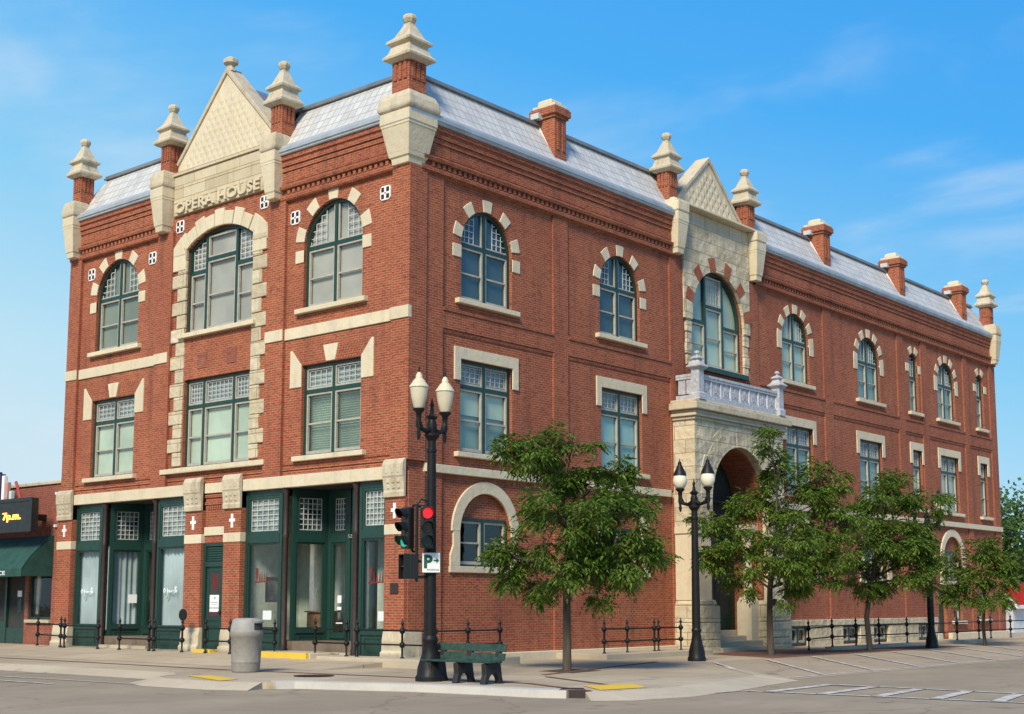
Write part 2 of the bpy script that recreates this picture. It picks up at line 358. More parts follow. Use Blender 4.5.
def thing(name, label, cat, loc=(0,0,0), rz=0, group=None):
    o = bpy.data.objects.new(name, None); COL.objects.link(o); o.location = loc; o.rotation_euler = (0,0,rz); o.empty_display_size = 0.2
    o['label'] = label; o['category'] = cat
    if group: o['group'] = group
    return o
def tag(o, label, cat, group=None):
    o['label'] = label; o['category'] = cat
    if group: o['group'] = group
    return o
def struct(o, stuff=False): o['kind'] = 'stuff' if stuff else 'structure'; return o
def copy_tree(o, parent=None):
    c = o.copy(); COL.objects.link(c)
    if parent is not None: c.parent = parent
    for ch in list(o.children): copy_tree(ch, c)
    return c

_font_cache = {}
def text_mb(body, mp, a0, a1, z0, z1, d0, d1, flip=False, bold=0.0):
    cu = bpy.data.curves.new('lettering', 'FONT'); cu.body = body; cu.size = 1; cu.extrude = 0.5; cu.offset = bold; cu.resolution_u = 3
    ob = bpy.data.objects.new('lettering', cu); COL.objects.link(ob)
    dg = bpy.context.evaluated_depsgraph_get(); me = bpy.data.meshes.new_from_object(ob.evaluated_get(dg))
    xs = [v.co.x for v in me.vertices]; ys = [v.co.y for v in me.vertices]
    x0, x1, y0, y1 = min(xs), max(xs), min(ys), max(ys)
    b = MB(mp)
    b.add([(a0+(v.co.x-x0)/(x1-x0)*(a1-a0), d0+(v.co.z+0.5)*(d1-d0), z0+(v.co.y-y0)/(y1-y0)*(z1-z0)) for v in me.vertices], [tuple(p.vertices) for p in me.polygons])
    bpy.data.objects.remove(ob); bpy.data.curves.remove(cu); bpy.data.meshes.remove(me)
    return b

def arch(ac, hw, z0, cz, R, n=24):
    th = math.acos(min(1, hw/R)); p = [(ac-hw, z0), (ac+hw, z0)]
    for i in range(n+1):
        t = th+(PI-2*th)*i/n; p.append((ac+R*math.cos(t), cz+R*math.sin(t)))
    return p
def rect(a0, a1, z0, z1): return [(a0, z0), (a1, z0), (a1, z1), (a0, z1)]
def wedge(ac, cz, r0, r1, t0, t1, n=4):
    t0, t1 = rad(t0), rad(t1)
    return [(ac+r0*math.cos(t0+(t1-t0)*i/n), cz+r0*math.sin(t0+(t1-t0)*i/n)) for i in range(n+1)] + \
           [(ac+r1*math.cos(t1+(t0-t1)*i/n), cz+r1*math.sin(t1+(t0-t1)*i/n)) for i in range(n+1)]

# ------------------------------------------------------------------ ground
ZW, ZR = -0.18, -0.30
b = MB(); b.add([(-900,-900,ZR), (900,-900,ZR), (900,900,ZR), (-900,900,ZR)], [(0,1,2,3)])
struct(b.build('road', 'road', closed=False))
bulb = [(-5.6,60), (-5.6,1.4), (-6.0,0.75), (-6.75,0.25), (-7.05,-0.4), (-7.0,-2.2), (-6.6,-2.9), (-6.15,-3.2), (-5.8,-4.3), (-5.42,-5.3), (-5.22,-6.4), (-5.13,-7.4), (-5.1,-8.2), (-4.9,-8.75),
        (-4.5,-9.25), (-3.3,-9.45), (-1.0,-9.1), (0.6,-8.75), (1.9,-8.5), (6.0,-4.5), (90,-4.5), (90,60)]
struct(MB().flat(bulb, ZR-0.3, ZW).build('pavement', 'walk'))
# parking pad rising gently from the road to the pavement edge
b = MB(); b.add([(1.9,-8.9,ZR+0.004), (90,-8.9,ZR+0.004), (90,-4.5,ZW-0.012), (6.0,-4.5,ZW-0.012), (1.9,-8.5,ZR+0.006)], [(0,1,2,3,4)])
struct(b.build('parking_pad', 'pad', closed=False))
# sloping apron in front of the shops
b = MB(); b.add([(0.2,-0.2,0.0), (0.2,60,0.0), (-3.0,60,ZW+0.004), (-3.0,-0.2,ZW+0.004), (0.2,-0.2,-0.5), (-3.0,-0.2,-0.5)], [(0,1,2,3), (0,3,5,4)])
struct(b.build('shop_apron', 'walk', closed=False))
struct(MB().flat([(-0.95,-1.65), (2.3,-1.65), (2.3,-0.02), (0.3,-0.02), (-0.02,0.3), (-0.02,2.3), (-0.78,2.3), (-0.95,1.6)], -0.4, 0.015).build('corner_slab', 'slab', bevel=0.02))
struct(MB().flat([(-0.85,2.45), (-0.03,2.30), (-0.03,4.7), (-0.75,4.7), (-0.85,4.35)], -0.4, 0.075).build('door_platform', 'slab', bevel=0.015))
struct(MB().flat([(-0.93,2.5), (-0.853,2.5), (-0.853,4.35), (-0.93,4.35)], -0.4, 0.079).build('yellow_edge', 'yellow'))
struct(MB().flat([(-0.42,7.0), (-0.06,7.0), (-0.06,7.8), (-0.42,7.8)], -0.3, 0.05).build('door_step', 'yellow', bevel=0.01))
struct(MB().flat([(5.7,-1.75), (10.9,-1.75), (10.9,-0.02), (5.7,-0.02)], -0.4, -0.03).build('fence_slab', 'slab', bevel=0.02))
struct(MB().flat([(16.2,-2.85), (38,-2.85), (38,-2.55), (16.2,-2.55)], -0.4, -0.07).build('fence_kerb', 'slab', bevel=0.02))
b = MB(); b.add([(9.6,-4.45,ZW+.006), (23,-4.45,ZW+.006), (23,-2.9,ZW+.006), (16.8,-2.9,ZW+.006), (15.9,-0.6,ZW+.006), (11.0,-1.5,ZW+.006)], [(0,1,2,3,4,5)])
struct(b.build('brick_paving', 'paver', closed=False))
# strips of brick set in the pavement
b = MB()
def strip(p, q, w=0.16):
    p, q = Vector(p), Vector(q); n = Vector((-(q-p).y, (q-p).x)).normalized()*w/2
    b.add([(*(p+n), ZW+.008), (*(q+n), ZW+.008), (*(q-n), ZW+.008), (*(p-n), ZW+.008)], [(0,1,2,3)])
strip((-3.3,30), (-4.1,1.5)); strip((-4.1,1.5), (-3.7,-3.0)); strip((-1.2,-5.2), (5.6,-3.4), .14); strip((-1.7,-5.7), (-3.6,-9.2), .14); strip((-3.7,-6.9), (-4.7,-9.05), .14); strip((-3.7,-3.0), (-3.7,-6.9), .14)
struct(b.build('brick_strip', 'paver', closed=False))
def skirt(pts, w):
    b = MB(); n = len(pts); vs = []
    for i, p in enumerate(pts):
        d = (Vector(pts[min(i+1, n-1)])-Vector(pts[max(i-1, 0)])).normalized(); nn = Vector((d.y, -d.x)); p = Vector(p); ins = p-nn*.06; out = p+nn*w
        vs += [(*ins, ZW+.005), (*out, ZR+.004)]
    for k in (0, 2*n-2): vs.append((vs[k][0], vs[k][1], ZR-.02))
    b.add(vs, [(2*i, 2*i+1, 2*i+3, 2*i+2) for i in range(n-1)]+[(0, 1, 2*n), (2*n-2, 2*n-1, 2*n+1)]); struct(b.build('kerb_ramp', 'slab', closed=False))
skirt([(-4.72,-8.98), (-4.45,-9.25), (-3.3,-9.45), (-1.0,-9.1), (0.6,-8.75), (1.9,-8.5)], .75)
skirt([(1.6,-8.6), (2.6,-7.7), (4.3,-6.1), (6.1,-4.4)], .9)
skirt([(-5.6,60), (-5.6,1.4), (-6.0,0.75), (-6.75,0.25), (-7.05,-0.4), (-7.0,-2.2), (-6.6,-2.9)][::-1], -.5) if 0 else skirt([(-5.6,60), (-5.6,1.5), (-6.05,0.75), (-6.8,0.3), (-7.05,-0.4), (-7.0,-2.2), (-6.7,-2.85)], .55)
# painted kerb at the corner
kp = [(-6.5,-3.02), (-6.15,-3.2), (-5.95,-3.7), (-5.8,-4.3), (-5.6,-4.8), (-5.42,-5.3), (-5.3,-5.8), (-5.22,-6.4), (-5.16,-6.9), (-5.13,-7.4), (-5.11,-7.9), (-5.08,-8.2), (-4.9,-8.75)]
b = MB(); n = len(kp); vs = []
for i, p in enumerate(kp):
    d = Vector(kp[min(i+1, n-1)])-Vector(kp[max(i-1, 0)]); d.normalize(); nn = Vector((-d.y, d.x)); p = Vector(p); o_ = p-nn*0.10; q_ = p+nn*0.34
    vs += [(*o_, ZR-.2), (*(o_+nn*0.03), ZW+.012), (*q_, ZW+.012), (*q_, ZR-.2)]
fs = []
for i in range(n-1):
    for k in range(4): fs.append((i*4+k, i*4+(k+1) % 4, (i+1)*4+(k+1) % 4, (i+1)*4+k))
fs += [(0,1,2,3), tuple((n-1)*4+k for k in (3,2,1,0))]
b.add(vs, fs); struct(b.build('kerb', 'kerbm', smooth=40))
b = MB(); b.flat([(-4.97,-8.62), (-4.62,-8.42), (-4.42,-8.72), (-4.75,-9.02)], ZR-.2, ZW+.03); struct(b.build('kerb_inlet', 'rust', bevel=0.01))
# tactile pads
def pad(poly): struct(MB().add([(x, y, ZW+.010) for x, y in poly], [(0,1,2,3)]).build('tactile_pad', 'yellow', closed=False))
pad([(-6.22,0.10), (-5.75,-0.05), (-6.35,-1.75), (-6.9,-1.9)]); pad([(-3.65,-8.12), (-4.45,-9.1), (-3.32,-9.3), (-2.6,-8.42)])
# road markings
b = MB()
def line(p, q, w=0.11, z=ZR+.012, z2=None):
    p, q = Vector(p), Vector(q); n = Vector((-(q-p).y, (q-p).x)).normalized()*w/2; z2 = z if z2 is None else z2
    b.add([(*(p+n), z), (*(q+n), z2), (*(q-n), z2), (*(p-n), z)], [(0,1,2,3)])
line((1.9,-8.55), (70,-8.5), .13)
for k in range(17):
    x = 2.2+k*2.55; t0, t1 = 0.0, 0.92
    line((x-.05,-8.48), (x+4.0,-4.75), .11, ZR+.022, ZW+.006)
line((-4.2,-9.95), (-1.36,-10.0), .12)
# ladder crosswalk on the right
def cwp(t, s): return (-1.4+0.35*t-0.02*s, -9.9-t*1.0-s*0.1)
A0, A1 = Vector((-1.36,-10.1)), Vector((-1.0,-16.5)); B0, B1 = Vector((1.45,-10.5)), Vector((.9,-16.5))
line(A0, A1, .16); line(B0, B1, .16)
for k in range(7):
    t = 0.02+k*0.16; line(A0.lerp(A1, t+.05), B0.lerp(B1, t-.04), .22)
line((-6.0,5.5), (-7.2,6.1), .10); line((-7.3,-.3), (-7.6,5.5), .10); line((-7.6,5.5), (-7.8,25), .10); line((-8.4,1.5), (-8.6,25), .12)
struct(b.build('road_marking', 'line', closed=False))
b = MB(); b.lathe([(0.42, ZW+.014), (0.0001, ZW+.018)], -4.55, -1.9, 20); struct(b.build('manhole_cover', 'rust'))

# ------------------------------------------------------------------ opera house
LF, LS, ZE = 15.36, 38.6, 13.42
house = thing('opera_house', 'three storey red brick opera house with cream stone trim and silver mansard roof', 'building')
HS = []     # window openings (front), (side)
fr_holes, sd_holes = [], []
front, side = (MF, fr_holes), (MS, sd_holes)
DW = -0.10   # plane of the recessed wall panels

def lattice_rect(b, a0, a1, z0, z1, nc, nr, d, w=0.015):
    for i in range(nc+1):
        a = a0+(a1-a0)*i/nc; b.box(a-w/2, a+w/2, d, d+.015, z0, z1)
    for j in range(nr+1):
        z = z0+(z1-z0)*j/nr; b.box(a0, a1, d+.002, d+.017, z-w/2, z+w/2)

def window(fac, ac, w, z0, zs, kind, shade='sh_mint', lower=None, sill=True, cols=(0.5,), ztr=None, lat=(4,3), rise=None, tall_mid=None, dF=-0.195, blind=False, rail=True, plain_sides=False):
    """kind: 'arch' (round or segmental top above zs) or 'flat' (top at zs)"""
    mp, holes = fac; hw = w/2
    if kind == 'arch':
        if rise: R = (hw*hw+rise*rise)/(2*rise); cz = zs+rise-R
        else: R, cz = hw, zs
        outer = arch(ac, hw, z0, cz, R); t = 0.085; inner = arch(ac, hw-t, z0+t*.6, cz, R-t)
        top = lambda a: cz+math.sqrt(max(0, (R-t)**2-(a-ac)**2))
    else:
        t = 0.085; outer = rect(ac-hw, ac+hw, z0, zs); inner = rect(ac-hw+t, ac+hw-t, z0+t*.6, zs-t)
        top = lambda a: zs-t
    holes.append(outer)
    f = MB(mp); f.ring(outer, inner, dF-0.12, dF)
    xs = [ac-hw+t]+[ac-hw+w*c for c in cols]+[ac+hw-t]
    m = 0.05
    for x in xs[1:-1]: f.prism([(x-m, z0+.05), (x+m, z0+.05), (x+m, top(x+m)+.02), (x-m, top(x-m)+.02)], dF-.11, dF-.004)
    cells = []
    for i in range(len(xs)-1):
        l = xs[i]+(m if i else 0); r = xs[i+1]-(m if i < len(xs)-2 else 0)
        zt = ztr
        if tall_mid and 0 < i < len(xs)-2: zt = tall_mid
        if zt: f.box(l, r, dF-.10, dF-.008, zt-.05, zt+.06)
        cells.append((l, r, zt))
    win = f.build('window', 'green', house)
    sb, lb = MB(mp), MB(mp)
    for i, (l, r, zt) in enumerate(cells):
        zb = z0+.055; zt2 = (zt-.05) if zt else (min(top(l), top(r)) if kind == 'arch' else zs-t)
        q = 0.05
        sb.ring(rect(l, r, zb, zt2), rect(l+q, r-q, zb+.08, zt2-q), dF-.09, dF-.02)
        if rail: zm = zb+(zt2-zb)*0.5; sb.box(l+q, r-q, dF-.085, dF-.03, zm-.022, zm+.022)
        if zt:
            zl = zt+.06
            if kind == 'arch':
                if zl < min(top(l+.02), top(r-.02)):        # straight sided upper light
                    zc = min(top(l), top(r)); pts = [(l+.03, zl+.03), (r-.03, zl+.03), (r-.03, top(r-.03)-.03), ((l+r)/2, top((l+r)/2)-.03), (l+.03, top(l+.03)-.03)]
                lo = abs(l-ac) > abs(r-ac)
                if len(cells) == 2:                          # lattice in the outer part of each quarter circle
                    rr = R-t; n = 3
                    for k in range(4):
                        off = rr*(0.40+0.19*k)
                        a = ac+(-off if lo else off); zz = cz+math.sqrt(max(0, (rr-.02)**2-off*off))
                        if zz > zl+.05: lb.box(a-.010, a+.010, dF-.07, dF-.055, zl, zz)
                    for j in range(5):
                        z = zl+.02+j*rr*0.185; h2 = (rr-.02)**2-(z-cz)**2
                        if h2 <= 0: continue
                        e = math.sqrt(h2); s0 = rr*0.40
                        if e > s0+.03:
                            a0, a1 = (ac-e, ac-s0) if lo else (ac+s0, ac+e); lb.box(a0, a1, dF-.068, dF-.053, z-.010, z+.010)
                    a = ac+(-.085 if lo else .085); sb.box(a-.022, a+.022, dF-.07, dF-.03, zl, top(a)-.01)
                    a0, a1 = sorted((ac+(-.06 if lo else .06), ac+(-1 if lo else 1)*math.sqrt(max(.01, rr*rr-(zl-cz)**2)))); sb.box(a0, a1, dF-.072, dF-.032, zl, zl+.045)
                else:
                    zc = min(top(l), top(r)) if not (0 < i < len(cells)-1) else min(top(l), top(r))
                    if 0 < i < len(cells)-1:
                        sb.ring(rect(l, r, zl, zc-.0), rect(l+q, r-q, zl+q, zc-q), dF-.09, dF-.02)
                        if tall_mid and lat: lattice_rect(lb, l+.09, r-.09, zl+.09, zc-.09, lat[0], lat[1], dF-.07)
                    elif not plain_sides:
                        hi = r if lo else l; a_in = (hi-.05) if lo else (hi+.05)
                        for k in range(4):
                            a = l+.06+(r-l-.12)*k/3; zz = top(a)-.03
                            if zz > zl+.08: lb.box(a-.011, a+.011, dF-.07, dF-.055, zl+.03, zz)
                        for j in range(8):
                            z = zl+.05+j*.15; ok = [a for a in [l+.05+(r-l-.1)*q2/20 for q2 in range(21)] if top(a)-.03 > z]
                            if len(ok) > 2: lb.box(min(ok), max(ok), dF-.068, dF-.053, z-.011, z+.011)
            else:
                sb.ring(rect(l, r, zl, zs-t), rect(l+.04, r-.04, zl+.05, zs-t-.04), dF-.09, dF-.02)
                if lat: lattice_rect(lb, l+.08, r-.08, zl+.09, zs-t-.07, lat[0] if len(cells) < 3 or i != 1 else lat[0]+2, lat[1], dF-.07)
    sb.build('sash', 'sash', win)
    if lb.v: lb.build('muntin', 'muntin', win)
    MB(mp).add([(a, dF-.075, z) for a, z in inner], [tuple(range(len(inner)))]).build('pane', 'glass', win, closed=False)
    # shade hung inside
    zt = z0 if lower is None else z0+(zs-z0)*lower
    if ztr and kind == 'flat': sh = rect(ac-hw, ac+hw, zt, ztr-.02)
    elif kind == 'arch' and ztr is None: sh = arch(ac, hw, zt, cz, R)
    elif kind == 'arch': sh = arch(ac, hw, zt, cz, R)
    else: sh = rect(ac-hw, ac+hw, zt, zs)
    if shade:
        s_ = MB(mp)
        if blind:
            z = zt
            while z < sh[2][1]-.03:
                s_.add([(ac-hw+.05, dF-.20, z), (ac+hw-.05, dF-.20, z), (ac+hw-.05, dF-.16, z+.045), (ac-hw+.05, dF-.16, z+.045)], [(0,1,2,3)]); z += .062
            s_.box(ac-hw, ac+hw, dF-.26, dF-.25, zt, sh[2][1])
        else: s_.prism(sh, dF-.145, dF-.128)
        s_.build('window_shade', shade, win, closed=not blind)
        if ztr and kind == 'flat': MB(mp).box(ac-hw, ac+hw, dF-.125, dF-.118, ztr-.02, zs).build('window_shade', 'pane_pale', win)
        if lower: MB(mp).box(ac-hw, ac+hw, dF-.19, dF-.17, z0, zt).build('window_shade', 'sh_teal', win)
    if sill: MB(mp).box(ac-hw-.22, ac+hw+.20, dF, 0.045, z0-.13, z0+.0).build('sill', 'stone', win, bevel=.012)
    return win

def voussoirs(fac, win, ac, cz, r, ts, dt=8.3, depth=.35, imp=True, d=-0.075):
    b = MB(fac[0])
    for t in ts: b.prism(wedge(ac, cz, r+.0, r+depth, t-dt, t+dt), DW-.05, d)
    if imp:
        for s_ in (-1, 1):
            a0, a1 = sorted((ac+s_*r, ac+s_*(r+.33))); b.box(a0, a1, DW-.05, d, cz-.40, cz-.06)
    b.build('arch_stone', 'stone', win, bevel=.012)

TS5 = (90, 53, 16, 127, 164)
# front, third storey
for ac, sh in ((2.93, 'sh_grey'), (12.79, 'sh_olive')):
    w = window(front, ac, 2.28, 9.07, 10.76, 'arch', sh, ztr=10.72); voussoirs(front, w, ac, 10.76, 1.14, TS5)
# front, second storey
def flat_front(ac, sh, blind):
    w = window(front, ac, 2.28, 5.12, 7.54, 'flat', sh, ztr=6.83, lat=(4,3), blind=blind)
    b = MB(MF)
    for s_ in (-1, 1):
        a0 = ac+s_*1.15; a1 = ac+s_*1.60; b.prism([(a0, 6.97), (a1, 6.97), (a1, 7.98), (ac+s_*1.52, 7.98), (a0, 7.56)], DW-.05, -.07)
    b.prism([(ac-.17, 7.56), (ac+.17, 7.56), (ac+.29, 8.0), (ac-.29, 8.0)], DW-.05, -.065)
    b.build('lintel_stone', 'stone', w, bevel=.012)
    b = MB(MF)                            # splayed brick flat arch
    for s_ in (-1, 1):
        for k in range(10):
            f0, f1 = k/10, (k+.88)/10
            P = lambda f, t: (ac+s_*((.17+(1.15-.17)*f)*(1-t)+(.29+(1.52-.29)*f)*t), 7.555+.40*t)
            b.prism([P(f0, 0), P(f1, 0), P(f1, 1), P(f0, 1)], DW-.04, -.088)
    b.build('brick_arch', 'brick', w)
flat_front(2.92, 'blind', True); flat_front(12.80, 'sh_mint', False)
# front, centre bay
C0 = 7.68
wC3 = window(front, C0+.06, 3.06, 9.06, 11.58, 'arch', 'sh_grey', cols=(0.285, 0.735), ztr=10.86, tall_mid=11.18, rise=.47, lat=None, dF=-.20)
wC2 = window(front, C0+.03, 3.02, 5.14, 7.70, 'flat', 'sh_mint', cols=(0.285, 0.735), ztr=6.90, lat=(4,4), dF=-.20)
# side, third storey
for ac, wd, sh in ((3.02, 2.04, 'sh_slate'), (9.03, 2.04, 'sh_slate'), (19.75, 2.0, 'sh_mint'), (25.6, 1.95, 'sh_teal'), (33.05, 1.85, 'sh_teal')):
    w = window(side, ac, wd, 9.10, 11.62-wd/2, 'arch', sh, ztr=10.60); voussoirs(side, w, ac, 11.62-wd/2, wd/2, TS5 if ac < 12 else (90, 60, 30, 4, 120, 150, 176), depth=.33)
for ac in (29.75, 36.85):
    w = window(side, ac, .86, 9.10, 11.17, 'arch', 'sh_teal', cols=(), ztr=10.55, lat=None); voussoirs(side, w, ac, 11.17, .43, (62, 118), 15, .30)
# side, second storey
for ac, wd, sh, lo in ((3.02, 2.06, 'sh_mint', .42), (9.07, 2.06, 'sh_aqua', None), (19.88, 1.95, 'sh_teal', None), (25.55, 1.95, 'sh_teal', .35), (29.82, .92, 'sh_mint', None), (33.1, 1.9, 'sh_mint', None), (36.9, .85, 'sh_teal', None)):
    one = wd < 1.2
    w = window(side, ac, wd, 5.12, 7.53, 'flat', sh, lower=lo, ztr=6.84, cols=() if one else (.5,), lat=(4,3))
    hw = wd/2; MB(MS).prism([(ac-hw-.24, 6.97), (ac-hw, 6.97), (ac-hw, 7.532), (ac+hw, 7.532), (ac+hw, 6.97), (ac+hw+.24, 6.97), (ac+hw+.24, 7.84), (ac-hw-.24, 7.84)], DW-.05, -.06).build('lintel_stone', 'stone', w, bevel=.012)
# side, ground floor round headed openings with brick tympanum
for ac in (2.98, 9.0, 19.8, 25.6, 33.0):
    w = window(side, ac, 1.96, 2.22, 3.46, 'flat', None, sill=False, cols=(.5,))
    R0, R1, cz = 1.0, 1.31, 3.10
    b = MB(MS)
    b.prism(wedge(ac, cz, R0, R1, 0, 180, 28), DW-.05, -.045)
    for s_ in (-1, 1):
        b.prism([(ac+s_*R0, 3.098), (ac+s_*1.25, 3.098), (ac+s_*1.25, 2.75), (ac+s_*1.36, 2.5), (ac+s_*1.36, 2.222), (ac+s_*R0, 2.222)], DW-.05, -.05)
    b.box(ac-1.38, ac+1.38, DW-.25, -.04, 2.06, 2.22)
    b.build('arch_surround', 'stone', w, bevel=.012)
    sd_holes.pop()
    sd_holes.append(arch(ac, 0.995, 2.2, 3.10, 0.995))
    P = arch(ac, 0.995, 3.46, 3.10, 0.995, 24); P = [(ac-.93, 3.462), (ac+.93, 3.462)]+[(a, z) for a, z in P[2:] if z > 3.47]
    MB(MS).prism(P, -.45, -.21).build('tympanum', 'brick', w)
# basement windows
for a0, a1 in ((18.7, 19.9), (22.5, 23.85), (25.0, 26.3), (29.0, 30.1)):
    window(side, (a0+a1)/2, a1-a0+.02, -.12, .50, 'flat', None, sill=False, rail=False, dF=-.075)
# east door and low windows
door = MB(MS); sd_holes.append(rect(31.35, 32.2, -.10, 1.85)); door.box(31.35, 32.2, -.32, -.25, -.10, 1.85); dd = door.build('door', 'green', house)
MB(MS).box(31.5, 32.05, -.25, -.235, .95, 1.6).build('pane', 'dark', dd)
window(side, 33.35, .9, .55, 1.75, 'flat', None, sill=True, cols=()); window(side, 36.1, .95, .60, 1.75, 'flat', None, sill=True, cols=())
# gable bay big window on the side and the portico arch
GC = 14.4
wG = window(side, GC+.05, 3.2, 8.90, 10.52, 'arch', 'sh_mint', cols=(.335, .665), ztr=10.36, tall_mid=10.95, lat=(5,5), dF=-.20, plain_sides=True)
PR, PZ = 1.75, 4.50
sd_holes.append([(GC-PR-.06, -.1), (GC+PR+.06, -.1)]+[(GC+(PR+.06)*math.cos(PI*i/24), PZ+(PR+.06)*math.sin(PI*i/24)) for i in range(25)])

# walls
MB(MF).plate(rect(0.105, LF-.02, 4.46, 13.40), fr_holes, DW, .32).build('wall', 'brick', house, closed=False)
MB(MS).plate(rect(0.105, LS-.12, -.4, 13.40), sd_holes, DW, .32).build('wall', 'brick', house, closed=False)
MB().box(0.45, LS-.11, LF-.11, LF-.01, -.4, 13.4).box(LS-.1, LS-.0, 0.12, LF-.12, -.4, 13.4).build('wall', 'brick', house)
# dark backing behind the windows: gloom of unlit rooms put into its colour
MB().box(2.2, LS-2.2, 1.9, LF-1.9, -.3, 13.2).build('dark_backing', 'dark', house)
MB().box(0.3, LS-.3, 0.36, 1.88, 4.55, 4.62).box(.3, LS-.3, .36, 1.88, 8.7, 8.76).box(.36, 2.19, 1.9, LF-.3, 4.55, 4.62).box(.36, 2.19, 1.9, LF-.3, 8.7, 8.76).build('floor_slab', 'dark', house)

# front piers
PIERS = [(4.76, 5.49), (9.87, 10.60)]
for a0, a1 in PIERS: MB(MF).box(a0, a1, DW-.02, 0.0, 4.64, 12.26).build('pier', 'brick', house)
MB().add([], []).v
pc = MB(); pc.flat([(0,0), (.62,0), (.62,.098), (.098,.098), (.098,.62), (0,.62)], 4.775, 12.25); pc.build('pier', 'brick', house)
MB(MF).box(14.73, LF, DW-.02, 0, 4.64, 12.26).build('pier', 'brick', house)
# ground floor front piers with bases, bands and carved capitals
def cap(mp, a0, a1, d0):
    b = MB(mp); c = (a0+a1)/2; h = (a1-a0)/2+.015
    prof = [(d0-.02, 3.86), (d0+.06, 3.86), (d0+.07, 3.98), (d0+.05, 4.02), (d0+.09, 4.34), (d0+.11, 4.38), (d0+.11, 4.66), (d0+.07, 4.76), (d0+.02, 4.80), (d0-.02, 4.80)]
    n = len(prof); vs = [(a, d, z) for a in (c-h, c+h) for d, z in prof]
    fs = [tuple(range(n)), tuple(range(2*n-1, n-1, -1))]+[(i, (i+1) % n, n+(i+1) % n, n+i) for i in range(n)]
    b.add(vs, fs); o = b.build('capital', 'stone_worn', house, bevel=.012)
    r = MB(mp)                            # carved rosettes and flutes
    for k in range(3):
        for j in range(2):
            a = c+(k-1)*h*.5; z = 4.11+.14*j; dd = d0+.05+(.04*(z-4.02)/.32); r.box(a-.045, a+.045, dd-.02, dd+.016, z-.045, z+.045)
        a = c+(k-1)*h*.55; r.box(a-.045, a+.045, d0+.06, d0+.122, 4.44, 4.62)
    r.build('carving', 'stone_worn', o, bevel=.015)
def gpier(a0, a1, side_too=False):
    D = .05
    MB(MF).box(a0, a1, -.55, D, .62, 2.95).box(a0, a1, -.55, D, 3.20, 3.87).build('pier', 'brick', house)
    MB(MF).box(a0-.012, a1+.012, -.56, D+.02, 2.95, 3.20).build('stone_band', 'stone', house, bevel=.012)
    b = MB(MF); P = [(-.55, -.3), (D+.11, -.3), (D+.11, .12), (D+.06, .15), (D+.05, .42), (D+.01, .62), (-.55, .62)]; n = len(P)
    b.add([(a, d, z) for a in (a0-.05, a1+.02) for d, z in P], [tuple(range(n)), tuple(range(2*n-1, n-1, -1))]+[(i, (i+1) % n, n+(i+1) % n, n+i) for i in range(n)])
    b.build('pier_base', 'stone_worn', house, bevel=.015)
    cap(MF, a0, a1, D)
    c = (a0+a1)/2; MB(MF).box(c-.045, c+.045, D-.01, D+.02, 3.34, 3.72).box(c-.12, c-.0455, D-.01, D+.018, 3.50, 3.59).box(c+.0455, c+.12, D-.01, D+.018, 3.50, 3.59).build('cross_ornament', 'white', house)
gpier(.02, .70); gpier(6.28, 7.0); gpier(8.0, 8.76); gpier(14.58, LF)
# corner return of the first pier on the side street
MB(MS).box(.06, .62, DW-.02, -.0, -.3, 4.50).build('pier', 'brick', house)
# beam over the shops, stone bands
MB(MF).box(.72, 6.26, -.35, .03, 4.32, 4.635).box(8.78, 14.56, -.35, .03, 4.32, 4.635).build('shop_beam', 'stone', house, bevel=.012)
MB(MF).box(7.02, 7.98, -.3, .0, 4.34, 4.62).build('stone_band', 'stone', house, bevel=.012)
MB(MF).box(7.0, 8.0, -.3, -.05, 4.62, 4.7).box(7.02, 7.98, -.3, -.06, 2.96, 3.155).box(7.02, 7.98, -.3, -.06, 3.405, 4.34).build('panel', 'brick', house)
b = MB(MF)
for k in range(8): b.box(7.1+k*.1, 7.155+k*.1, -.07, -.03, 3.88, 4.0)
b.box(7.02, 7.98, -.07, -.025, 4.02, 4.1).box(7.02, 7.98, -.07, -.02, 4.22, 4.3); b.build('dentil_course', 'brick', house)
MB(MF).box(7.02, 7.98, -.3, -.02, 3.16, 3.40).build('stone_band', 'stone', house, bevel=.012)
MB(MF).box(.62, 4.76, DW-.02, -.055, 8.30, 8.61).box(4.762, 5.49, -.02, .035, 8.30, 8.61).build('stone_band', 'stone', house, bevel=.012)
MB(MF).box(10.602, 14.73, DW-.02, -.055, 8.30, 8.61).box(9.95, 10.6, -.02, .035, 8.30, 8.61).box(14.732, LF+.01, -.02, .035, 8.30, 8.61).build('stone_band', 'stone', house, bevel=.012)
MB().flat([(-.035,-.005), (.1,-.005), (.1,.66), (-.035,.66)], 8.30, 8.61).build('stone_band', 'stone', house, bevel=.012)
# brick string course lines under the second storey sills
b = MB(MF)
for z in (4.78, 4.93): b.box(.63, 4.75, DW-.02, -.07, z, z+.06); b.box(10.61, 14.72, DW-.02, -.07, z, z+.06); b.box(5.5, 9.86, DW-.02, -.07, z, z+.06)
b.build('string_course', 'brick', house)
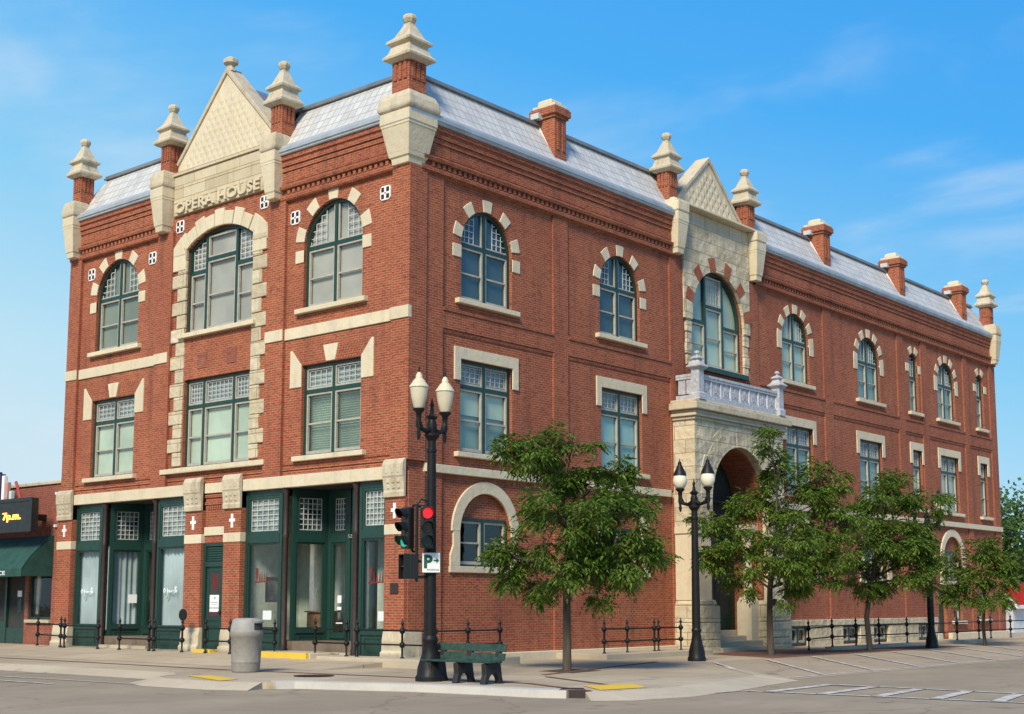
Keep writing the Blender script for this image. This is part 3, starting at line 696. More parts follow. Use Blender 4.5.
# centre bay: quoins, sill, stone arch
b = MB(MF); rr = random.Random(5)
zq = 5.2; k = 0
while zq < 11.45:
    h = .405
    for s_ in (-1, 1):
        o = .66 if k % 2 else .40
        a0, a1 = sorted((C0+.04+s_*1.53, C0+.04+s_*(1.53+o))); b.box(a0, a1, -.20 if 0 else DW-.05, -.05+rr.uniform(-.012, .012), zq+.008, zq+h-.008)
    zq += h; k += 1
b.build('quoin', 'rock', house, bevel=.02)
MB(MF).box(5.42, 10.1, -.22, .04, 4.99, 5.135).build('sill', 'stone', house, bevel=.012)
b = MB(MF); hw, rise = 1.53, .47; R = (hw*hw+rise*rise)/(2*rise); cz = 11.58+rise-R; a_c = C0+.06
th = math.degrees(math.acos(hw/R)); N = 9
for k in range(N):
    t0 = th-4+(188-2*th)*k/N; t1 = th-4+(188-2*th)*(k+1)/N
    b.prism(wedge(a_c, cz, R, R+(.50 if k % 2 == 0 else .40), t0+.25, t1-.25), DW-.05, -.045+.01*(k % 2))
for s_ in (-1, 1):
    a0, a1 = sorted((a_c+s_*1.535, a_c+s_*2.14)); b.prism([(a0, 11.46), (a1, 11.46), (a1, 11.86 if s_ < 0 else 11.9), ((a0 if s_ > 0 else a1)+s_*.02, 11.86)] if 0 else rect(a0, a1, 11.0, 11.45), DW-.05, -.04)
    b.prism([(a_c+s_*1.55, 11.46), (a_c+s_*2.14, 11.46), (a_c+s_*2.14, 11.72), (a_c+s_*1.78, 12.02)], DW-.05, -.035)
b.build('arch_stone', 'stone', house, bevel=.015)
MB(MF).box(8.2, 8.62, DW-.02, -.085, 7.98, 8.42).box(6.85, 7.27, DW-.02, -.085, 7.98, 8.42).build('brick_panel', 'brick_old', house)
# ornaments: white rosettes, shade of the piercings put in as dark blocks
for a, z in ((4.44, 11.66), (.96, 11.66), (9.64, 12.36), (5.76, 12.36), (14.24, 11.63), (10.98, 11.63)):
    d = DW if abs(a-4.44) < .1 or a < 4 or a > 10.7 else DW
    s_ = .19; q = .06
    o = MB(MF).prism([(a-s_+q, z-s_), (a+s_-q, z-s_), (a+s_, z-s_+q), (a+s_, z+s_-q), (a+s_-q, z+s_), (a-s_+q, z+s_), (a-s_, z+s_-q), (a-s_, z-s_+q)], d-.01, d+.03).build('rosette', 'white', house, bevel=.008)
    hb = MB(MF)
    for i in (-1, 1):
        for j in (-1, 1): hb.box(a+i*.09-.052, a+i*.09+.052, d+.025, d+.034, z+j*.09-.06, z+j*.09+.06)
    hb.box(a-.02, a+.02, d+.025, d+.034, z-.02, z+.02)
    hb.build('piercing_shade', 'void', o)

# side street: pilasters, belts, bands
PIL = [(0.62, 1.28), (5.78, 6.44), (11.63, 12.37), (16.43, 17.05), (21.78, 22.42), (28.12, 28.69), (30.42, 31.0), (34.86, 35.32), (37.9, LS)]
for i, (a0, a1) in enumerate(PIL):
    zb = -.3
    MB(MS).box(a0, a1, DW-.02, -.045, .70 if 17.5 < a0 < 30.5 else -.3, 4.52).box(a0, a1, DW-.02, -.045, 4.73, 12.16).build('pilaster', 'brick', house)
b = MB(MS); bb = MB(MS)
for i in range(len(PIL)-1):
    a0, a1 = PIL[i][1], PIL[i+1][0]
    if 12 < a0 < 16: continue
    b.box(a0, a1, DW-.02, -.047, 8.24, 8.70); b.box(a0, a1, DW-.02, -.015, 8.702, 8.77); b.box(a0, a1, DW-.02, -.075, 8.14, 8.238)
b.build('brick_belt', 'brick', house)
b = MB(MS)
for a0, a1 in ((.64, 11.45), (17.4, LS+.0)):
    b.box(a0, a1, -.12, .03, 4.52, 4.73)
b.build('stone_band', 'stone', house, bevel=.01)
# stone base courses
MB(MS).box(.64, 11.6, -.12, .07, -.4, .03).box(30.85, 31.32, -.12, .07, -.4, .06).box(32.25, LS, -.12, .07, -.4, .06).build('base_course', 'stone', house, bevel=.02)
b = MB(MS); xs = [17.3, 18.68, 19.92, 22.48, 23.87, 24.98, 26.32, 28.98, 30.12, 30.85]
for i in range(0, len(xs), 2): b.box(xs[i], xs[i+1], -.12, .05, -.4, .505)
b.box(17.3, 30.85, -.12, .08, .507, .72); b.build('base_course', 'rock', house, bevel=.02)
# thin pale downpipe-like mortar edges
# ------------------------------ cornice, gutter, mansard
GF, GS = (5.12, 10.24), (12.0, 16.85)      # the gables interrupt cornice, gutter and roof
def sweep(name, mat, prof, smooth=None, gaps=True, c0=None):
    runs = [(MF, 0, GF[0], -1, 0), (MF, GF[1], LF, 0, 1), (MS, 0, GS[0], -1, 0), (MS, GS[1], LS, 0, 1)] if gaps else [(MF, 0, LF, -1, 1), (MS, 0, LS, -1, 1)]
    runs += [(lambda a, d, z: (LS+d, a, z), 0, LF, -1, 1), (lambda a, d, z: (a, LF+d, z), 0, LS, -1, 1)]
    for mp, a0, a1, m0, m1 in runs:
        if c0 and m0 == -1 and gaps and mp in (MF, MS): a0, m0 = c0, 0
        b = MB(mp); n = len(prof)
        b.add([(a0+m0*d, d, z) for d, z in prof]+[(a1+m1*d, d, z) for d, z in prof], [(i, i+1, n+i+1, n+i) for i in range(n-1)])
        b.build(name, mat, house, closed=False, smooth=smooth)
sweep('cornice', 'brick', [(-.1,12.16), (.0,12.17), (.03,12.22), (.03,12.33), (-.03,12.332), (-.03,12.47), (.09,12.48), (.11,12.56), (.02,12.62), (.02,12.96), (.06,12.97), (.06,13.10), (.10,13.11), (.10,13.26), (.14,13.27), (.14,13.41)], c0=.42)
b = MB(MF); b2 = MB(MS)
for k in range(70):
    a = .75+k*.20
    if a > 14.7 or 4.7 < a < 10.7: continue
    b.box(a, a+.11, -.035, .04, 12.335, 12.468)
for k in range(188):
    a = .75+k*.20
    if 12 < a < 16.9: continue
    b2.box(a, a+.11, -.035, .04, 12.335, 12.468)
for x0, x1 in ((.75, 4.75), (10.7, 14.7)): b.box(x0, x1, -.06, -.028, 12.334, 12.469)
for x0, x1 in ((.75, 11.6), (16.9, LS-.3)): b2.box(x0, x1, -.06, -.028, 12.334, 12.469)
b.build('dentil_course', 'brick', house); b2.build('dentil_course', 'brick', house)
b = MB(MF); b2 = MB(MS)
for x0, x1 in ((.8, 4.7), (10.75, 14.6)): b.box(x0, x1, -.01, .024, 12.65, 12.95)
for x0, x1 in ((.8, 11.65), (16.95, LS-.35)): b2.box(x0, x1, -.01, .024, 12.65, 12.95)
for k in range(42):
    a = .8+k*.33
    if a > 14.6 or 4.5 < a < 10.7: continue
    b.box(a, a+.28, .0, .034, 12.66, 12.94)
for k in range(112):
    a = .8+k*.33
    if 11.7 < a < 16.9: continue
    b2.box(a, a+.30, .0, .03, 12.66, 12.94)
b.build('frieze_panel', 'brick', house); b2.build('frieze_panel', 'brick', house)
sweep('gutter', 'metal', [(.12,13.405), (.18,13.405), (.20,13.43), (.20,13.47), (.235,13.49), (.245,13.57), (.215,13.58), (.215,13.60), (.16,13.62), (.15,13.68), (.08,13.70)])
sweep('roof', 'tiles', [(.09,13.70), (.0,13.76), (-.12,13.90), (-.76,14.98)])
sweep('roof_ridge', 'flash', [(-.72,14.955), (-.66,14.97), (-.66,15.01), (-.70,15.02), (-.70,15.085), (-.80,15.11), (-1.1,15.10)], gaps=False)
MB().add([(1.0,1.0,15.095), (LS-1.0,1.0,15.095), (LS-1.0,LF-1.0,15.095), (1.0,LF-1.0,15.095)], [(0,1,2,3)]).build('roof', 'tar', house, closed=False)

# ------------------------------ pinnacles
def pinnacle(cx, cy, ox=0, oy=0, c=1.0, p=1.0, t=1.0, cushion=True):
    """cx, cy: axis; ox, oy: how far the corbel steps out; c, p, t: scale of corbel, post, finial"""
    kx, ky = cx+ox, cy+oy
    b = MB(); b.square([(h*c, z) for h, z in ((.27,12.24), (.29,12.26), (.31,12.40), (.35,12.44), (.37,12.55), (.375,12.56), (.49,13.18), (.505,13.20), (.505,13.25), (.525,13.28), (.525,13.55), (.51,13.56))], kx, ky)
    o = b.build('corbel', 'stone', house, bevel=.012)
    if not cushion: MB().square([(.50*c,13.561), (.56*c,13.60), (.56*c,13.90)], kx, ky).build('cushion', 'stone', o, bevel=.03)
    else: MB().lathe([(h*c*1.414, z) for h, z in ((.50,13.555), (.575,13.60), (.585,13.70), (.56,13.88), (.49,14.04), (.37,14.10))], kx, ky, 4, PI/4).build('cushion', 'stone_worn', o, bevel=.045)
    b = MB(); h = .305*p; b.square([(h, 13.4), (h, 14.98)], cx, cy)
    for s_ in (-1, 1):
        for q in (-.55*h, 0, .55*h):
            w = .16*h; b.box(cx+q-w, cx+q+w, cy+s_*h-.03, cy+s_*h+.03, 14.45, 14.93); b.box(cx+s_*h-.03, cx+s_*h+.03, cy+q-w, cy+q+w, 14.45, 14.93)
    b.build('post', 'brick', o)
    f = MB(); f.square([(h_*t, z) for h_, z in ((.33,14.93), (.37,14.945), (.485,15.01), (.495,15.07), (.40,15.17), (.335,15.35), (.335,15.39), (.425,15.44), (.43,15.50), (.28,15.63), (.19,15.82), (.12,15.96), (.11,16.02))], cx, cy)
    k = .5+.5*t; f.lathe([(r*k, z) for r, z in ((.10,16.02), (.14,16.06), (.185,16.14), (.185,16.20), (.16,16.24), (.14,16.26), (.09,16.27))], cx, cy, 8, PI/8)
    f.build('finial', 'stone_worn', o, bevel=.006)
pinnacle(.22, .29)
for y in (5.12, 10.24, 15.02): pinnacle(.14, y, ox=-.22, c=.58, p=.76, t=.84)
for x in (11.90, 16.74): pinnacle(x, .26, oy=-.30, c=.58, p=.76, t=.84, cushion=False)
pinnacle(38.2, .14, oy=-.22, c=.58, p=.76, t=.84)

# ------------------------------ front gable with lettering
b = MB(MF); b.box(5.46, 9.90, -.4, -.02, 12.695, 13.07).box(5.46, 9.90, -.4, -.015, 13.08, 13.50).box(5.46, 9.90, -.4, -.02, 13.51, 13.90).box(5.42, 9.94, -.4, .03, 13.91, 14.02)
gf = b.build('gable_frieze', 'ashlar', house, bevel=.012)
text_mb('OPERA HOUSE', MF, 9.74, 5.86, 12.735, 13.06, -.03, .05, bold=.022).build('lettering', 'stone', gf)
def gable(mp, ac, hb, zb, zv, za, hv, d, name, sw, shh, dep, ball):
    P = [(ac-hb, zb), (ac+hb, zb), (ac+hb, zv), (ac, za), (ac-hb, zv)]
    o = MB(mp).prism(P, d-.5, d).build(name, 'stone', house)
    dm = MB(mp); sl = (za-zv)/hb
    nz_ = int((za-zb)/shh)
    for j in range(-1, nz_+1):
        for i in range(-14, 15):
            a = ac+i*sw+(sw/2 if j % 2 else 0); z = zb+.15+j*shh/1.0*.62+.1
            lim = (za-z-.2)/sl if z > zv else hb-.12
            if z < zb+.18 or abs(a-ac) > min(hb-.12, lim-.16): continue
            dm.add([(a-sw/2*.94, d, z), (a, d, z-shh*.58), (a+sw/2*.94, d, z), (a, d, z+shh*.58), (a, d+dep, z-.04)], [(0,1,4), (1,2,4), (2,3,4), (3,0,4), (0,3,2,1)])
    dm.build('diamond_tile', 'stone', o)
    cp = MB(mp)
    for s_ in (-1, 1):
        n = Vector((sl, 1)).normalized()
        q0 = Vector((ac+s_*(hb-.0), zv-.02)); q1 = Vector((ac, za)); t = Vector((s_*n.x, n.y))*.8
        cp.add([(p.x, dd, p.y) for dd in (d-.5, d+.055) for p in (q0-t*.05, q1-t*.05, q1+Vector((0, .13)), q0+t*.09)], [(0,1,2,3), (7,6,5,4), (0,4,5,1), (1,5,6,2), (2,6,7,3), (3,7,4,0)])
    cp.build('coping', 'stone_worn', o, bevel=.02)
    MB(mp).prism([(ac-hb+.1, zb), (ac+hb-.1, zb), (ac+hb-.1, zv-.1), (ac, za-.25), (ac-hb+.1, zv-.1)], d-.501, d-3.2).build('saddle_roof', 'flash', o)
    if ball:
        x, y, _ = mp(ac, d-.1, 0); MB().lathe([(.16,za+.02), (.12,za+.14), (.12,za+.2), (.22,za+.26), (.22,za+.38), (.13,za+.44)], x, y, 8, PI/8).build('finial', 'stone_worn', o)
    return o
gable(MF, C0, 2.26, 14.02, 14.32, 16.68, 0, -.16, 'gable', .25, .32, .02, True)

# ------------------------------ side gable bay: stone field, brick voussoirs, quoins
hw = 1.6; ac = GC+.05; cz = 10.52
P = [(12.38,10.35), (ac-hw-.0,10.35)]
opn = [(ac+hw*math.cos(PI-PI*i/24), cz+hw*math.sin(PI-PI*i/24)) for i in range(25)]
P = [(12.38,10.30), (ac-hw,10.30)]+opn+[(ac+hw,10.30), (16.42,10.30), (16.42,13.90), (12.38,13.90)]
gs = MB(MS).prism(P, DW-.04, .01).build('stone_field', 'rock', house)
b = MB(MS)
for t in (12, 42, 72, 102, 132, 162): b.prism(wedge(ac, cz, hw+.005, hw+.46, t-6, t+6), -.02, .022)
b.build('brick_voussoir', 'brick', gs)
b = MB(MS); zq = 8.80; k = 0
while zq < 10.25:
    for s_ in (-1, 1):
        a0, a1 = sorted((ac+s_*1.605, ac+s_*(1.605+(.34 if k % 2 else .30)))); b.box(a0, a1, DW-.03, -.04+.02*(k % 2), zq+.006, zq+.35)
    zq += .36; k += 1
b.build('quoin', 'rock', gs, bevel=.015)
MB(MS).box(11.62, 17.06, -.5, .28, 13.905, 13.99).box(11.68, 17.0, -.5, .14, 13.992, 14.06).build('ledge', 'stone', gs, bevel=.02)
gable(MS, GC, 2.15, 14.06, 14.10, 16.0, 0, -.28, 'gable', .34, .36, .035, False)
MB(MS).box(ac-1.75, ac+1.75, -.3, .06, 8.72, 8.88).build('sill', 'green', gs)

# ------------------------------ chimneys on the side slope
for ax in (6.25, 22.5, 29.1, 35.6):
    b = MB(); cx, cy = ax, .52
    b.box(cx-.26, cx+.26, .14, .90, 13.78, 15.16).box(cx-.32, cx+.32, .09, .96, 15.162, 15.24).box(cx-.375, cx+.375, .04, 1.01, 15.242, 15.43).box(cx-.34, cx+.34, .07, .98, 15.432, 15.48)
    for s_ in (-1, 1): b.box(cx+s_*.12-.05, cx+s_*.12+.05, .11, .139, 14.2, 15.0)
    ch = b.build('chimney', 'brick', house)
    MB().box(cx-.30, cx+.30, .11, .94, 15.482, 15.58).square([(.26,15.582), (.25,15.72), (.17,15.77)], cx, .52).build('chimney_cap', 'stone', ch, bevel=.02)
    MB().add([(cx-.268,.10,13.80), (cx-.268,.16,13.84), (cx-.268,.80,14.98), (cx-.268,.72,15.02), (cx-.276,.10,13.80), (cx-.276,.16,13.84), (cx-.276,.80,14.98), (cx-.276,.72,15.02)], [(0,1,2,3), (7,6,5,4), (0,4,5,1), (1,5,6,2), (2,6,7,3), (3,7,4,0)]).build('flashing', 'white', ch)
    MB().box(cx-.50, cx-.28, .55, .85, 15.14, 15.30).build('vent_box', 'muntin', ch)

# ------------------------------ portico
por = MB(MS); X0, X1, PD = 11.70, 17.14, .74
holes = [[(GC-PR, -.1), (GC+PR, -.1)]+[(GC+PR*math.cos(PI*i/24), PZ+PR*math.sin(PI*i/24)) for i in range(25)]]
por.plate(rect(X0, X1, 3.62, 6.92), [], PD, .0) if 0 else None
outer = [(X0, 3.62), (GC-PR, 3.62)]+[(GC+PR*math.cos(PI-PI*i/28), PZ+PR*math.sin(PI-PI*i/28)) for i in range(29)]+[(GC+PR, 3.62), (X1, 3.62), (X1, 6.90), (X0, 6.90)]
por.prism(outer, DW-.3, PD)
pt = por.build('portico', 'rock', house)
b = MB(MS)
for k in range(11):
    t0 = 180*k/11; b.prism(wedge(GC, PZ, PR-.015, PR+.66+(.14 if k % 2 else 0), t0+.4, t0+180/11-.4, 4), PD-.1, PD+.012+.008*(k % 2))
b.build('arch_stone', 'rock', pt, bevel=.02)
b = MB(MS)
for d, z0, z1 in ((.06,6.90,7.0), (.13,7.002,7.10), (.10,7.102,7.2), (.24,7.202,7.42), (.14,7.422,7.52)): b.box(X0-d, X1+d, -.05, PD+d, z0, z1)
b.build('cornice', 'stone_worn', pt, bevel=.025)
b = MB(MS)                                 # plain piers and bases
for a0, a1 in ((X0+.02, GC-PR), (GC+PR, X1-.02)):
    b.box(a0, a1, DW-.3, PD-.08, 1.38, 3.40); b.box(a0-.04, a1+.04 if 0 else a1, DW-.3, PD-.02, 3.402, 3.618)
b.build('pier', 'stone', pt, bevel=.015)
b = MB(MS)
for a0, a1 in ((X0-.06, GC-PR+.14), (GC+PR-.14, X1+.06)):
    for k in range(3): b.box(a0, a1, -.12, PD+.12, -.32+k*.515, -.32+k*.515+.505)
    b.prism([(a0, 1.225), (a1, 1.225), (a1-.12, 1.39), (a0+.12, 1.39)], -.12, PD+.04)
b.build('pier_base', 'rock', pt, bevel=.03)
# vaulted porch in brick, back wall with doors, columns, steps
b = MB(MS)
def vault(r0, r1, d0, d1): 
    b.prism(wedge(GC, PZ, r0, r1, 0, 180, 28), d0, d1)
vault(PR-.06, PR+.3, -.62, DW-.301)
b.box(GC-PR-.3, GC-PR+.06, -.62, DW-.301, -.3, PZ); b.box(GC+PR-.06, GC+PR+.3, -.62, DW-.301, -.3, PZ)
b.prism(wedge(GC, PZ, PR-.07, PR-.006, 0, 180, 28), -.40, PD-.28)
b.box(GC-PR+.006, GC-PR+.07, -.40, PD-.28, 1.45, PZ-.002); b.box(GC+PR-.07, GC+PR-.006, -.40, PD-.28, 1.45, PZ-.002)
b.build('vault', 'brick', pt)
dr = MB(MS); dr.box(GC-PR-.1, GC+PR+.1, -.70, -.625, .42, PZ+1.85).box(GC-.05, GC+.05, -.625, -.58, .42, 3.4)
dr = dr.build('door', 'green', pt)
b = MB(MS)
for s_ in (-1, 1):
    c = GC+s_*.76; b.ring(rect(c-.62, c+.62, .5, 3.35), rect(c-.45, c+.45, .9, 3.15), -.624, -.595)
b.box(GC-1.66, GC+1.66, -.624, -.56, 3.40, 3.6); b.build('door_frame', 'green', dr)
b = MB(MS)
for s_ in (-1, 1): c = GC+s_*.76; b.box(c-.45, c+.45, -.6235, -.612, .9, 3.15)
b.prism([(GC-1.5, 3.65), (GC+1.5, 3.65), (GC+1.5, 4.5)]+[(GC+1.5*math.cos(PI*i/16), 4.5+1.5*math.sin(PI*i/16)) for i in range(1, 16)]+[(GC-1.5, 4.5)], -.6235, -.612); b.build('pane', 'dark', dr)
b = MB()
for cx, cy in ((GC-1.42,-.10), (GC+1.42,-.05)):
    b.square([(.27,-.1), (.27,1.30), (.22,1.42), (.20,1.5)], cx, cy); b.lathe([(.19,1.5), (.17,1.56), (.155,1.62), (.145,3.3), (.18,3.36), (.16,3.42), (.23,3.6)], cx, cy, 16); b.square([(.24,3.6), (.27,3.64), (.27,3.85)], cx, cy)
b.build('column', 'stone', pt, smooth=35)
struct_ = MB(MS)
struct_.box(GC-PR+.14, GC+PR-.14, -.7, -.25, -.3, .42).box(GC-PR+.141, GC+PR-.141, -.249, .12, -.3, .26).box(GC-PR+.142, GC+PR-.142, .121, .46, -.3, .11).box(GC-PR+.13, GC+PR+.9, .461, .92, -.3, -.06)
struct_.build('step', 'slab', pt, bevel=.02)
# iron balustrade on the portico
bx0, bx1, by = X0+.12, X1-.12, .78
b = MB(MS); ZB = 7.525
b.box(bx0, bx1, by-.12, by+.0, ZB, ZB+.16).box(bx0, bx1, by-.09, by-.03, ZB+.16, ZB+.24).box(bx0, bx1, by-.13, by+.02, ZB+.74, ZB+.82).box(bx0, bx1, by-.10, by-.0, ZB+.66, ZB+.74)
b.box(bx0, bx0+.12, 0, by-.13, ZB, ZB+.16).box(bx0-.01, bx0+.13, 0, by-.14, ZB+.74, ZB+.82).box(bx0, bx0+.1, 0, by-.14, ZB+.66, ZB+.74)
b.box(bx1-.12, bx1, 0, by-.13, ZB, ZB+.16).box(bx1-.13, bx1+.01, 0, by-.14, ZB+.74, ZB+.82).box(bx1-.1, bx1, 0, by-.14, ZB+.66, ZB+.74)
bal = b.build('balustrade', 'lav', pt)
b = MB(MS); n = 8
for k in range(n+1):
    a = bx0+.28+(bx1-bx0-.56)*k/n; b.box(a-.03, a+.03, by-.08, by-.02, ZB+.16, ZB+.66)
b.build('baluster', 'pale_iron', bal)
b = MB(MS)
for k in range(n):
    a = bx0+.28+(bx1-bx0-.56)*(k+.5)/n; z = ZB+.42; w_ = .16
    b.box(a-.2, a+.2, by-.055, by-.045, ZB+.2, ZB+.66)
    b.box(a-.035, a+.035, by-.075, by-.025, z-.10, z+.16).box(a-.15, a-.036, by-.073, by-.027, z-.02, z+.05).box(a+.036, a+.15, by-.073, by-.027, z-.02, z+.05).box(a-.14, a-.06, by-.07, by-.03, z-.16, z-.021).box(a+.06, a+.14, by-.07, by-.03, z-.16, z-.021)
for k in range(2):
    yy = .2+.3*k; b.box(bx0+.03, bx0+.07, yy-.13, yy+.13, ZB+.2, ZB+.66)
b.build('tracery', 'lav', bal)
b = MB()
for cx in (bx0+.12, bx1-.12):
    b.square([(.19,ZB), (.19,ZB+.2), (.145,ZB+.24), (.145,ZB+.92), (.20,ZB+.97), (.25,ZB+1.02), (.25,ZB+1.06), (.17,ZB+1.12), (.13,ZB+1.2), (.10,ZB+1.24), (.16,ZB+1.28), (.16,ZB+1.31), (.07,ZB+1.38)], cx, -by+.06)
    b.lathe([(.05,ZB+1.36), (.05,ZB+1.41), (.09,ZB+1.45), (.09,ZB+1.5), (.04,ZB+1.54)], cx, -by+.06, 10)
b.build('post', 'lav', bal, bevel=.008)

# ------------------------------ shop fronts
def shop_panel(b_, lb, gb, p0, p1, z_sill=.62, fw=.10, grid=(5,6), tz=3.16, door=False):
    """one glazed panel between plan points p0 and p1 (x, y)"""
    p0, p1 = Vector(p0), Vector(p1); Ln = (p1-p0).length; u = (p1-p0)/Ln; n = Vector((u.y, -u.x))
    mp = lambda a, d, z: (*(p0+u*a+n*d), z)
    b_.mp = lb.mp = gb.mp = mp
    b_.box(0, fw, -.06, .05, .0, 4.30).box(Ln-fw, Ln, -.06, .05, 0, 4.30)
    b_.box(fw, Ln-fw, -.04, .03, 0.0, z_sill-.1).box(fw, Ln-fw, -.06, .07, z_sill-.1, z_sill)
    b_.box(fw, Ln-fw, -.06, .06, tz-.26, tz-.04).box(fw, Ln-fw, -.06, .05, 4.16, 4.30)
    b_.ring(rect(fw+.10, Ln-fw-.10, .10, z_sill-.16), rect(fw+.14, Ln-fw-.14, .14, z_sill-.20), .03, .045)
    b_.ring(rect(fw, Ln-fw, tz-.04, 4.16), rect(fw+.07, Ln-fw-.07, tz+.05, 4.08), -.05, .035)
    b_.ring(rect(fw, Ln-fw, z_sill, tz-.26), rect(fw+.05, Ln-fw-.05, z_sill+.05, tz-.31), -.05, .03)
    lattice_rect(lb, fw+.09, Ln-fw-.09, tz+.07, 4.06, grid[0], grid[1], -.02, .019)
    gb.add([(a, -.03, z) for a, z in rect(fw, Ln-fw, z_sill, tz-.2)], [(0,1,2,3)])
    gb.add([(a, -.03, z) for a, z in rect(fw, Ln-fw, tz-.04, 4.2)], [(0,1,2,3)])
    return mp, Ln
def shop(y0, y1, c1, c2, lace):
    """y0<y1 jambs; c1 (left column, larger y), c2 (right column)"""
    fb, lb, gb = MB(), MB(), MB(); F = .16
    mps = []
    mps.append(shop_panel(fb, lb, gb, (F, y1), (F, c1+.14)))
    mps.append(shop_panel(fb, lb, gb, (F, c2-.12), (F, y0)))
    mps.append(shop_panel(fb, lb, gb, (F+.05, c1-.16), (1.22, c1-.42), grid=(5,6)))
    mps.append(shop_panel(fb, lb, gb, (1.22, c2+.42), (F+.05, c2+.16), grid=(5,6)))
    mps.append(shop_panel(fb, lb, gb, (1.25, c1-.44), (1.25, (c1+c2)/2+.02), grid=(4,6), z_sill=.48, fw=.16))
    mps.append(shop_panel(fb, lb, gb, (1.25, (c1+c2)/2-.02), (1.25, c2+.44), grid=(4,6), z_sill=.48, fw=.16))
    sf = fb.build('shop_front', 'green', house)
    lb.build('muntin', 'muntin', sf); gb.build('pane', 'glass_clear', sf, closed=False)
    cb = MB()
    for c in (c1, c2): cb.lathe([(.10,.0), (.10,.12), (.08,.18), (.07,3.0), (.09,3.06), (.07,3.12), (.07,4.15), (.11,4.25), (.11,4.31)], .12, c, 10)
    cb.build('iron_column', 'rust', sf, smooth=40)
    MB().box(F, 1.3, c2-.1, c1+.1, 4.31, 4.36).build('ceiling', 'dark', sf); MB().box(-.02, 1.3, c2+.1, c1-.1, -.1, .07).build('threshold', 'slab', sf)
    for (mp, Ln), nm in zip(mps[:2], 'ab'):
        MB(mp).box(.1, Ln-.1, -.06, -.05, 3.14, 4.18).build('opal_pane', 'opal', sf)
    for mp, Ln in mps[2:]: MB(mp).box(.1, Ln-.1, -.06, -.05, 3.14, 4.18).build('opal_pane', 'opal_dark', sf)  # darker copy of the opal glass: recess shade put into its colour
    # room behind the glass
    wall = 'lace' if lace else 'shop_wall'
    rb = MB()
    rb.box(2.05, 2.15, y0, y1, .02, 4.3).box(.3, 2.05, y1, y1+.06, .02, 4.3).box(.3, 2.05, y0-.06, y0, .02, 4.3)
    rb.build('room_wall', M['shop_wall'], sf)
    MB().box(.2, 2.05, y0, y1, .0, .02+.3).build('display_floor', M['shop_floor'], sf)
    if lace:
        for mp, Ln in mps[:4]:
            cv = MB(mp); nn = int(Ln/.028); pts = [(Ln*i/nn, -.14+.028*math.sin(i*1.05)+.012*math.sin(i*.41)) for i in range(nn+1)]
            vs = [(a, d, z) for a, d in pts for z in (.5, 3.0)]
            cv.add(vs, [(2*i, 2*i+1, 2*i+3, 2*i+2) for i in range(nn)]); cv.build('curtain', 'lace', sf, closed=False, smooth=60)
    return sf, mps
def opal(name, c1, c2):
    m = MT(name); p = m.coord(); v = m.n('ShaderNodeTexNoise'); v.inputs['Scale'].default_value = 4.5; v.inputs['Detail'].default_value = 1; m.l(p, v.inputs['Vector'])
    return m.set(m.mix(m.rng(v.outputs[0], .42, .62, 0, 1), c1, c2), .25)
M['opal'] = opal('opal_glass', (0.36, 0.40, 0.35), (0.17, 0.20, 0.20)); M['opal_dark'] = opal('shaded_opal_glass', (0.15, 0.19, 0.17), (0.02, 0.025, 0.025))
M['shop_wall'] = plain('pale_shop_wall', (0.56, 0.60, 0.50), .8)
M['shop_floor'] = plain('shop_floor', (0.16, 0.12, 0.08), .7)
sfR, mR = shop(.74, 6.26, 4.60, 1.90, False)
sfL, mL = shop(8.80, 14.56, 13.0, 10.42, True)
# side door between the shops
MD = lambda a, d, z: (-(d+.17), a, z)
b = MB(MD); b.ring(rect(7.02, 7.98, .0, 2.95), rect(7.12, 7.88, .02, 2.86), -.30, -.20).box(7.12, 7.88, -.29, -.21, 2.30, 2.44)
for k in range(6): b.box(7.12, 7.88, -.28, -.24+.002*k, 2.46+k*.065, 2.51+k*.065)
b.box(7.12, 7.88, -.30, -.26, .02, 2.30)
b.ring(rect(7.18, 7.82, .12, .75), rect(7.26, 7.74, .20, .67), -.26, -.245).ring(rect(7.18, 7.82, .82, 2.24), rect(7.27, 7.73, .92, 2.16), -.26, -.24)
dr = b.build('door', 'green', house)
MB(MD).box(7.27, 7.73, -.259, -.25, .92, 2.16).build('pane', M['dark'], dr)
M['red_dim'] = plain('dim_red_glass', (0.10, 0.015, 0.01), .4); MB(MD).box(7.34, 7.62, -.25, -.246, 1.68, 2.08).build('red_notice', 'red_dim', dr)
M['paper'] = plain('white_paper', (0.80, 0.80, 0.80), .7, var=.03)
M['maroon'] = plain('maroon_card', (0.07, 0.02, 0.03), .6); M['greytxt'] = plain('grey_print', (0.35, 0.36, 0.38), .7)
nt_ = MB(MD).box(7.30, 7.70, -.25, -.244, 1.06, 1.52).build('notice', 'paper', dr)
MB(MD).box(7.44, 7.52, -.244, -.242, 1.40, 1.47).box(7.34, 7.66, -.244, -.242, 1.30, 1.325).box(7.36, 7.62, -.244, -.242, 1.25, 1.265).build('print', 'greytxt', nt_)
MB(MD).box(7.30, 7.70, -.244, -.242, 1.155, 1.175).build('print', 'dark', nt_)
MB(MD).box(7.29, 7.71, -.25, -.245, .93, 1.05).build('notice', 'maroon', dr)
MB().lathe([(.02,1.0), (.045,1.03), (.045,1.07), (.02,1.1)], .03, 7.2, 10).build('handle', 'rust', dr)
